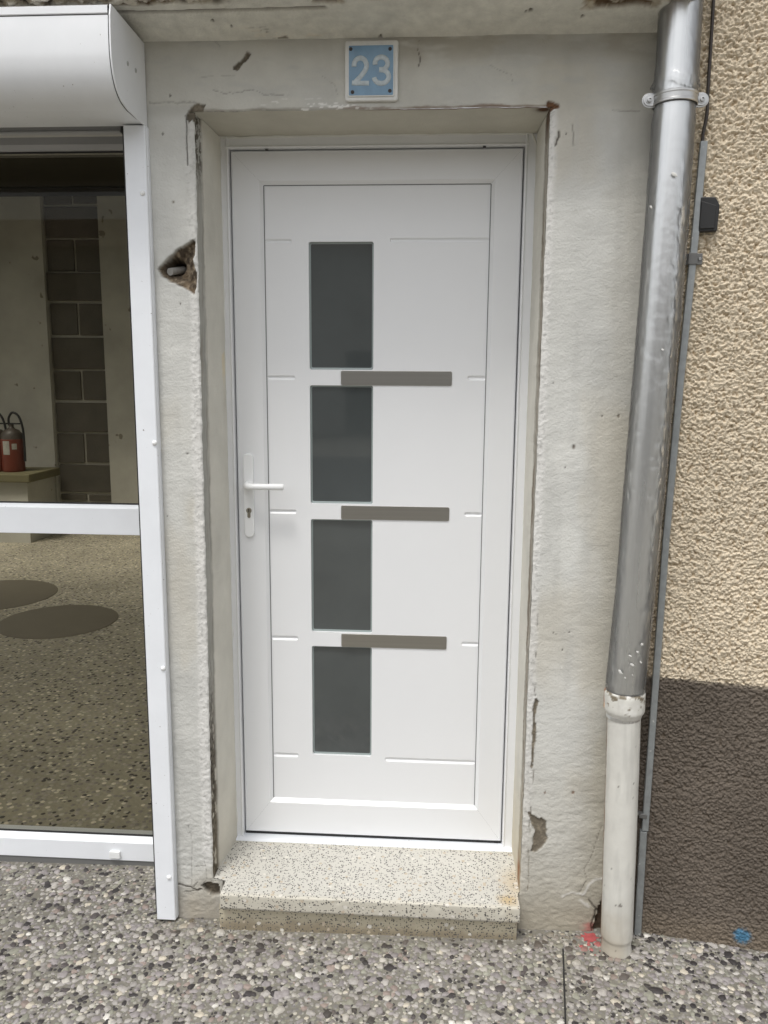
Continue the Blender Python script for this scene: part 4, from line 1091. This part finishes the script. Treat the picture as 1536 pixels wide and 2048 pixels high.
for u, v in ((285, 386), (309, 886), (326, 1337), (338, 1755)):
    q = aY(u, v, -.267); MB().lathe([(.0068, 0), (.0066, .0018), (.0050, .0042), (.0025, .0054), (.0003, .0058)], (q[0], -.2658, q[2]), 'Y', 16).build('rivet_cap', M['pvc_gloss'], rl_, smooth=60)
sz0 = aY(120, 267, -.215)[2]; sz1 = 2.20; sxr = aY(241, 250, -.215)[0]
sl = MB().prism([(-.215, sz0 + .007), (-.215, sz1), (-.200, sz1), (-.200, sz0), (-.218, sz0), (-.2185, sz0 + .005)], lambda p, t: (t, p[0], p[1]), BXL + .05, sxr).build('bottom_slat', M['alu_grey'], rs, bevel=.0006)
MB().box(sxr + .001, RX0 + .004, -.205, -.1, sz0 - .004, 2.2).build('slot_shadow_gap', M['gasket'], rs)
# maker's mark on the slat
fc = bpy.data.curves.new('maker_mark', 'FONT'); fc.body = 'PROFALUX'; fc.size = .0085; fc.extrude = .0002; fc.align_x = 'LEFT'; fc.space_character = 1.12
fo_t = bpy.data.objects.new('tmp_text', fc); COL.objects.link(fo_t)
bpy.context.view_layer.update()
me = bpy.data.meshes.new_from_object(fo_t.evaluated_get(bpy.context.evaluated_depsgraph_get()))
bpy.data.objects.remove(fo_t)
q = aY(147, 250, -.2152)
for v in me.vertices: v.co = Vector((q[0] + v.co.x, -.2153 - v.co.z, q[2] + v.co.y))
link('maker_mark', me, M['gasket'], sl)
q = aY(139, 250, -.2155); MB().prism([(q[0], q[2]), (q[0] + .004, q[2] + .001), (q[0] + .003, q[2] + .007), (q[0] + .0003, q[2] + .007)], XZ, -.2156, -.2148).build('maker_mark', M['gasket'], sl)

# ------------------------------------------------------------------ downpipe, wrapped in film
dp = thing('downpipe', 'shiny zinc downpipe wrapped in clear plastic film', 'drainpipe', (.70, -.305, .7))
PY = -.305
AX = [(.722, 2.62), (.7215, 2.39), (.7215, 2.15), (.7150, 1.68), (.6975, 1.04), (.6865, .757), (.6850, .66)]
def axis(z):
    zs_ = np.array([a[1] for a in AX])[::-1]; xs_ = np.array([a[0] for a in AX])[::-1]; return np.interp(z, zs_, xs_)
PR = .0450
def pipe_grid(name, z0, z1, rf, m, parent, nz, nt=72, colf=None):
    zv = np.linspace(z0, z1, nz); th = np.linspace(0, 2 * np.pi, nt + 1)
    T, Z = np.meshgrid(th, zv, indexing='ij'); R = rf(T, Z)
    P = np.stack([axis(Z) + R * np.cos(T), PY + R * np.sin(T), Z], -1)
    P[-1] = P[0]
    return grid_mesh(name, P, m, parent, colf(T, Z) if colf else None)
def rz(T, Z):
    seam = np.exp(-((T - 4.3) / .05) ** 2) * .0008
    top = .0012 * sstep(2.175, 2.185, Z)                 # upper length slips over the lower
    return PR * .985 + seam + .0006 * (fbm(T * .05, Z, .25, 700, 3) - .5) + top * (Z < 2.6)
pipe_grid('zinc_pipe', .66, 2.62, rz, M['zinc'], dp, 200)
def film_r(T, Z):
    a = T * .045
    # wrinkles gathered on the street side and a bunch at the bracket
    w = .5 + .5 * np.cos(T - 5.2); lo = sstep(2.08, 1.9, Z) * (1 - .5 * sstep(1.3, .9, Z))
    wr = np.abs(fbm(a * 1.2 + Z * .25, Z, .035, 710, 4, .6) - .5) * 2
    bul = fbm(a, Z, .18, 713, 3)
    loose = .0016 + .0045 * bul * (.4 + .6 * np.clip(np.cos(T - np.pi), 0, 1)) + .0030 * bul * np.clip(np.cos(T), 0, 1)
    b = np.exp(-((Z - 2.205) / .022) ** 2); br = np.abs(fbm(a * .6 + Z * .0, Z * 4 + a * 1.5, .03, 716, 3) - .5) * 2
    tie = np.exp(-((Z - 2.165) / .02) ** 2)
    return PR + loose * (1 - tie) + (.0055 * wr * w * lo) + .011 * b * br + .0008 * vn(a, Z, .012, 718) + .0002
pipe_grid('plastic_wrap', .735, 2.60, film_r, M['film'], dp, 420, 110)
# white paint and plaster smears stuck on the film, below
for u, v, r in ((1258, 1308, .006), (1272, 1300, .005), (1282, 1286, .006), (1262, 1326, .008), (1280, 1322, .005), (1240, 1342, .007), (1248, 1352, .004), (1262, 1346, .004), (1344, 352, .009), (1304, 412, .006), (1322, 700, .005)):
    q = aY(u, v, PY - PR * .8); mb = MB(); n = 7
    dx = q[0] - float(axis(q[2])); ths = math.atan2(-math.sqrt(max(1e-6, (PR + .006) ** 2 - min(dx * dx, (PR + .0055) ** 2))), dx)
    ring = []
    for k in range(n):
        a = 2 * math.pi * k / n; rr_ = r * random.uniform(.55, 1.2); t_ = ths + rr_ * math.cos(a) * .8 / PR; zz = q[2] + rr_ * math.sin(a) * .7 - .5 * rr_ * math.cos(a)
        ring.append((float(axis(zz)) + (PR + .0065) * math.cos(t_), PY + (PR + .0065) * math.sin(t_), zz))
    c = (float(axis(q[2])) + (PR + .0085) * math.cos(ths), PY + (PR + .0085) * math.sin(ths), q[2])
    mb.add(ring + [c], [(k, (k + 1) % n, n) for k in range(n)]); mb.build('paint_smear', M['enamel_white'], dp, smooth=60)
# bracket
bzc = aY(1355, 186, PY - .05)[2]
ba = float(axis(bzc)); br_ = PR + .0045
bk = MB(); n = 40; H = .0125
vs = []
for j in range(n):
    q = 2 * math.pi * j / n
    for r, z in ((br_, -H), (br_ + .0022, -H * .9), (br_ + .0022, -H * .55), (br_ + .0008, -H * .45), (br_ + .0008, H * .45), (br_ + .0022, H * .55), (br_ + .0022, H * .9), (br_, H)):
        vs.append((ba + r * math.cos(q), PY + r * math.sin(q), bzc + z))
bk.add(vs, [(j * 8 + k, ((j + 1) % n) * 8 + k, ((j + 1) % n) * 8 + k + 1, j * 8 + k + 1) for j in range(n) for k in range(7)])
brk = bk.build('bracket', M['steel'], dp, smooth=40)
for sx in (-1, 1):
    x0 = ba + sx * (br_ - .004); x1 = ba + sx * (br_ + .027); r = .0165
    pts = [(x0, bzc - r)] + [(x1 - sx * r + sx * r * math.cos(math.radians(a)), bzc + r * math.sin(math.radians(a))) for a in range(-90, 91, 15)] + [(x0, bzc + r)]
    ear = MB().prism(pts, XZ, PY - .0035, PY + .0005).build('ear', M['steel'], brk, bevel=.001)
    ear2 = MB().prism([(a + .0 * sx, b) for a, b in [(x0, bzc - r * .8)] + [(x1 - sx * r + sx * r * .8 * math.cos(math.radians(a)), bzc + r * .8 * math.sin(math.radians(a))) for a in range(-90, 91, 15)] + [(x0, bzc + r * .8)]], XZ, PY - .006, PY - .003).build('ear', M['steel'], brk, bevel=.001)
    cxs = x1 - sx * r
    MB().lathe([(.0085, 0), (.0085, .0016), (.0058, .0017), (.0056, .0055), (.0030, .0058), (.0028, .0030), (.0003, .003)], (cxs, PY - .006, bzc), 'Y', 18).build('screw', M['steel'], brk, smooth=35)
MB().tube([(ba, PY, bzc), (ba, FY + .01, bzc)], .005, 10).build('standoff', M['steel'], brk)

# ------------------------------------------------------------------ cast iron foot of the drain
ci = thing('cast_iron_pipe', 'white painted cast iron pipe with flaking collar standing on the pavement', 'drainpipe', (.70, -.305, 0))
AX2 = [(.6855, .72), (.6880, .62), (.6915, .5), (.7030, -.03)]
def axis2(z):
    return np.interp(z, [a[1] for a in AX2][::-1], [a[0] for a in AX2][::-1])
WP = np.array([.66, .65, .60])
def cast_col(T, Z):
    a = T * .045
    col = np.ones(T.shape + (3,)) * WP * (1 + .14 * (fbm(a, Z * .5, .06, 800, 4) - .5))[..., None]
    col = mixc(col, WP * .74, sstep(.55, .75, fbm(a, Z * .10, .012, 803, 3)) * .35)
    ang = np.cos(T - 2.98)                                # the side against the wall is bare and rusty
    rust = sstep(.972, .998, ang + .03 * (fbm(a, Z * .4, .03, 805, 4) - .5))
    col = mixc(col, s2l(132, 92, 62), rust); col = mixc(col, s2l(96, 66, 48), rust * sstep(.5, .65, fbm(a, Z, .02, 807, 3)))
    lo = sstep(.16, .0, Z + .10 * (fbm(a, Z, .05, 809, 4) - .5)) * (.25 + .75 * sstep(-.5, .6, np.cos(T - 3.6))); col = mixc(col, s2l(170, 158, 136), lo * .65)
    sp = sstep(.84, .86, fbm(a, Z, .010, 811, 3, .6)); col = mixc(col, s2l(80, 72, 64), sp * .8)
    return col
def grid_cyl(name, prof_z, prof_r, m, parent, nt, colf, ax, disp):
    T, I = np.meshgrid(np.linspace(0, 2 * np.pi, nt + 1), np.arange(len(prof_z)), indexing='ij')
    Z = np.array(prof_z)[I]; R = np.array(prof_r)[I] + disp(T, Z)
    P = np.stack([ax(Z) + R * np.cos(T), PY + R * np.sin(T), Z], -1); P[-1] = P[0]
    return grid_mesh(name, P, m, parent, colf(T, Z))
zsv = np.linspace(-.06, .70, 150)
grid_cyl('shaft', zsv, .0428 - .003 * (zsv < .02) + .0015 * sstep(.0, -.02, zsv), M['cast'], ci, 72, cast_col, axis2, lambda T, Z: .0011 * (fbm(T * .045, Z, .05, 820, 4) - .5))
def collar_col(T, Z):
    a = T * .05
    col = cast_col(T, Z) * 1.05
    ch = sstep(.62, .68, fbm(a, Z, .018, 830, 4, .6) + .14 * sstep(cz1 - .018, cz1 - .006, Z) - .06); col = mixc(col, s2l(112, 100, 78), ch * .9)
    wh = sstep(.52, .62, fbm(a, Z, .03, 833, 4)); col = mixc(col, np.array([.76, .75, .71]), wh * .7)
    r2 = sstep(.962, 1.0, np.cos(T - 2.95) + .12 * (fbm(a, Z, .02, 835, 3) - .5)); col = mixc(col, s2l(172, 112, 78), r2 * .85); col = mixc(col, s2l(222, 186, 146), r2 * sstep(.55, .62, fbm(a, Z, .015, 837, 3)))
    return col
cz1 = aY(1247, 1392, PY - .045)[2]; cz0 = aY(1250, 1436, PY - .045)[2]
zz = [cz0 - .012, cz0 - .010, cz0 - .002, cz0, cz0 + .003, cz0 + .007] + list(np.linspace(cz0 + .012, cz1 - .010, 22)) + [cz1 - .006, cz1 - .002, cz1, cz1 + .0012, cz1 + .001, cz1 - .004]
rr2 = [.0425, .0445, .0470, .0485, .0505, .0520] + [.0523] * 22 + [.0520, .0508, .0495, .0485, .047, .044]
grid_cyl('collar', zz, rr2, M['cast'], ci, 90, collar_col, axis2, lambda T, Z: .0016 * (fbm(T * .05, Z, .02, 840, 4) - .5) + .004 * np.sin(T - .6) * 0)

# ------------------------------------------------------------------ cable channel, cable and black box on the rough wall
cc = thing('cable_conduit', 'thin grey galvanised cable channel running down beside the downpipe', 'conduit', (.78, -.25, 0))
def sR(p): return float((np.array(p[:2]) - RP) @ RD)
CP = [onR(1408, 283, .014), onR(1386, 517, .014), onR(1361, 760, .014), onR(1332, 1080, .014), onR(1303, 1480, .014), onR(1290, 1660, .014)]
CP2 = [onR(1287, 1662, .014), onR(1275, 1868, .014)]
def channel(ps, w, name):
    mb = MB(); vs = []
    prof = [(-w, -.012), (-w, .003), (-w * .85, .0058), (w * .85, .0058), (w, .003), (w, -.012)]
    for p in ps:
        s = sR(p)
        for a, o in prof: vs.append(rw(s + a, .014 + o, p[2]))
    k = len(prof); n = len(ps)
    f = [(i * k + j, i * k + (j + 1) % k, (i + 1) * k + (j + 1) % k, (i + 1) * k + j) for i in range(n - 1) for j in range(k)]
    f += [tuple(range(k)), tuple((n - 1) * k + j for j in range(k))]
    mb.add(vs, f); return mb.build(name, M['galva'], cc, bevel=.0006)
channel(CP, .0088, 'channel'); channel(CP2, .0096, 'channel')
def clip(u, v, w, h):
    p = onR(u, v, .014); s = sR(p); mb = MB()
    def bx(s0, s1, o0, o1, z0, z1):
        vs = [rw(a, o, z) for a in (s0, s1) for o in (o0, o1) for z in (z0, z1)]
        mb.add(vs, [(0, 1, 3, 2), (4, 6, 7, 5), (0, 4, 5, 1), (2, 3, 7, 6), (0, 2, 6, 4), (1, 5, 7, 3)])
    bx(s - .0105, s + .0105, .004, .0225, p[2] - h, p[2] + h); bx(s - w, s - .0100, .004, .011, p[2] - h, p[2] + h); bx(s + .0100, s + w, .004, .011, p[2] - h, p[2] + h)
    o = mb.build('clip', mat('dark_galvanised_clip', (.17, .17, .165), .5, metal=.4), cc, bevel=.001)
    for a in (-1, 1):
        c = rw(s + a * (w + .0105) / 2, .011, p[2]); m2 = MB(); m2.lathe([(.0042, 0), (.0042, .0012), (.0030, .0030), (.0016, .0030), (.0014, .0015), (.0002, .0015)], (c[0], c[1], c[2]), 'Y', 12); m2.build('screw', M['steel'], o, smooth=40)
clip(1385, 518, .0235, .0135); clip(1286, 1630, .016, .006)
p = onR(1291, 1616, .02)
cab = [onR(1428, -60, .011), onR(1427, 0, .011), onR(1421, 100, .011), onR(1416, 180, .011), onR(1415, 215, .012), onR(1412, 240, .013), onR(1406, 268, .0145), onR(1404, 300, .0145), onR(1402, 320, .0145)]
tag(MB().tube(smooth_curve([tuple(c) for c in cab], 3), .0042, 10).build('cable', M['cable'], None, smooth=60), 'thin dark cable entering the top of the grey channel', 'cable')
p0 = onR(1400, 397); p1 = onR(1432, 465); s0, s1, z0, z1 = sR(onR(1396, 430)), sR(p1), p1[2], p0[2]
jb = thing('junction_box', 'small black box on the beige wall behind the cable channel', 'junction box', (float(p0[0]), float(p0[1]), float(z0)))
mb = MB(); mb.prism([(s0, z0), (s1 - .001, z0), (s1, z0 + .006), (s1 + .002, z1 - .022), (s1 - .004, z1 - .010), (s1 - .010, z1 - .002), (s0, z1)], lambda p, t: rw(p[0], t, p[1]), -.004, .020); mb.build('housing', M['black'], jb, bevel=.002)
mb = MB(); mb.prism([(s0 + .003, z0 + .006), (s1 - .007, z0 + .006), (s1 - .006, z1 - .022), (s0 + .003, z1 - .010)], lambda p, t: rw(p[0], t, p[1]), .0195, .0235); mb.build('lid', M['black'], jb, bevel=.0015)

# ------------------------------------------------------------------ room behind the shop window
fl = MB().box(-7.2, -.2, .06, 5.6, -.2, -.04).build('interior_floor', M['floor']); fl['kind'] = 'structure'
WB = 5.6
iw = thing('interior_wall', 'dusty grey wall with a column of concrete blocks seen through the shop window', 'wall', (-3.5, WB, 0))
def bY(u, v): return aY(u, v, WB)
bxl, bxr = bY(80, 372)[0], bY(196, 372)[0]
bxl2, bxr2 = bY(112, 990)[0], bY(219, 990)[0]
XL, XR = .5 * (bxl + bxl2), .5 * (bxr + bxr2)
MB().box(-7.2, XL, WB, WB + .3, -.1, 4.4).box(XR, -.2, WB, WB + .3, -.1, 4.4).build('plaster_panel', M['in_plaster'], iw)
MB().box(XL, XR, WB + .075, WB + .3, -.1, 4.4).build('mortar_bed', M['mortar'], iw)
rows = [(405, 372), (473, 412), (541, 480), (608, 545), (668, 604), (738, 676), (800, 743), (864, 805), (926, 868), (986, 930), (1050, 992)]
rows = [(338, 282), (405, 345)] + rows[1:]
first = None
jz = .011
tops = [372 - 33 * 2, 408, 476, 543, 603, 672, 740, 803, 866, 928, 988]
zsr = [bY(140, v)[2] for v in [340] + tops[1:]] + [.27, -.08]
for k in range(len(zsr) - 1):
    z1_, z0_ = zsr[k] - jz, zsr[k + 1] + jz
    segs = [(XL + .012, XR - .004)] if k % 2 == 1 else [(XL + .012, XL + .52 * (XR - XL) - jz), (XL + .52 * (XR - XL) + jz, XR - .004)]
    if k == 3: segs = [(XL + .004, XR + .008)]
    for a, b in segs:
        o = MB().box(a, b, WB + .05 - (.025 if k == 3 else 0) + random.uniform(0, .008), WB + .09, z0_ + random.uniform(-.004, .004), z1_ + random.uniform(-.004, .004)).build('block', M['block'], iw, bevel=.008)
MB().box(-7.2, -.2, WB - .34, WB - .02, bY(100, 372)[2] - .10, 4.5).build('dark_beam', M['dark_beam'], iw)
MB().box(-7.2, -.2, WB - 1.3, WB - .345, aY(100, 322, WB - 1.2)[2], 4.5).build('ceiling_board', M['brown'], iw)
rm = thing('workshop_room', 'bare workshop room behind the shop window', 'room', (-3.5, 3, 0))
MB().box(-.42, -.2, .31, WB, -.1, 4.4).build('side_wall', M['in_plaster'], rm)
MB().box(-7.4, -7.2, .1, 1.2, -.1, 4.4).box(-7.4, -7.2, 4.6, WB, -.1, 4.4).box(-7.4, -7.2, 1.2, 4.6, 3.4, 4.4).build('side_wall', M['in_plaster'], rm)  # unseen opening in this wall, added to let daylight in
c_ = MB(); c_.box(-7.2, -.2, 4.4, WB + .3, 4.4, 4.6); c_.build('ceiling', M['in_plaster'], rm)  # only a strip; unseen roof left open beyond it to light the room
MB().box(-7.2, -.2, .08, .10, 2.40, 4.4).build('front_wall', M['in_plaster'], rm)
bt = aY(50, 943, WB - .5)[2]
bn = thing('workbench', 'low bench with worn olive top against the back wall', 'bench', (-4.4, 5.2, 0))
bxR = aY(88, 940, WB - .35)[0]
MB().box(-6.4, bxR, WB - .65, WB - .01, bt - .09, bt - .01).build('bench_top', M['bench'], bn, bevel=.01)
MB().box(-6.35, bxR - .06, WB - .58, WB - .02, -.04, bt - .09).build('bench_front', M['in_plaster'], bn)
def extinguisher(u, label, first=None):
    c = aY(u, 935, WB - .40); x, y, z = c[0], WB - .40, bt - .01
    if first is not None:
        r = first.copy(); COL.objects.link(r); r.location = (x, y, z); r['label'] = label
        for ch in first.children:
            k = ch.copy(); COL.objects.link(k); k.parent = r
        return r
    t = thing('fire_extinguisher', label, 'fire extinguisher', (0, 0, 0), 'fire extinguishers on the bench')
    H = .315
    MB().lathe([(.098, 0), (.103, .012), (.104, .03), (.104, H), (.102, H + .002)], (0, 0, 0), 'Z', 28).build('cylinder', M['red'], t, smooth=40)
    MB().lathe([(.103, H), (.095, H + .05), (.070, H + .085), (.035, H + .10), (.022, H + .115), (.022, H + .14)], (0, 0, 0), 'Z', 28).build('shoulder', mat('dark_shoulder', (.05, .04, .03), .5), t, smooth=50)
    MB().box(-.05, .09, -.012, .012, H + .14, H + .155).build('lever', M['black'], t, bevel=.003)
    MB().tube(smooth_curve([(-.02, 0, H + .13), (-.015, -.01, H + .20), (.03, -.02, H + .255), (.09, -.02, H + .22), (.125, -.02, H + .10), (.13, -.02, H - .08), (.128, -.02, .10)], 4), .011, 10).build('hose', M['black'], t, smooth=60)
    for a0, a1, z0, z1 in ((-2.0, -1.35, .17, .30), (-1.15, -.72, .22, .275)):
        n = 6; v = []
        for i in range(n + 1):
            a = a0 + (a1 - a0) * i / n
            v += [(.1055 * math.cos(a), .1055 * math.sin(a), z0), (.1055 * math.cos(a), .1055 * math.sin(a), z1)]
        MB().add(v, [(2 * i, 2 * i + 2, 2 * i + 3, 2 * i + 1) for i in range(n)]).build('sticker', M['label'], t)
    t.location = (x, y, z); return t
ex = extinguisher(28, 'red fire extinguisher with two stickers, the right one on the bench')
extinguisher(-6, 'red fire extinguisher half hidden at the left edge, behind the stickered one', ex)
for u0, u1, v, lab in ((2, 232, 1241, 'larger dark round floor cover, the one nearer the window'), (-134, 108, 1189, 'dark round floor cover farther from the window')):
    a = aZ(u0, v, -.036); b = aZ(u1, v, -.036); c = (a + b) / 2; r = np.linalg.norm(a - b) / 2
    tag(MB().lathe([(r, -.01), (r, .003), (r - .006, .006), (.001, .006)], (c[0], c[1], -.04), 'Z', 48).build('floor_cover', M['disc'], None, smooth=30), lab, 'floor cover', 'round covers on the workshop floor')

# ------------------------------------------------------------------ house across the street (seen in the reflections)
oh = thing('opposite_house', 'plain rendered house across the street, mirrored in the door glass', 'house', (0, -24, 0))
MB().box(-34, 34, -34, -22, -.2, 5.4).build('wall', M['house'], oh)
MB().prism([(-21.6, 5.4), (-28, 7.4), (-34.4, 5.4)], lambda p, t: (t, p[0], p[1]), -34.3, 34.3).build('roof', M['roof'], oh)
for x0 in range(-30, 31, 6):
    for z0, z1 in ((1.0, 2.4), (3.6, 4.8)):
        w = MB().box(x0, x0 + 1.3, -22.02, -21.97, z0, z1).build('window', M['dark_door'], oh)
for x0 in (-14.5, -2.5, 9.5):
    MB().box(x0, x0 + 2.6, -22.03, -21.96, -.1, 2.4).build('garage_door', M['dark_door'], oh)
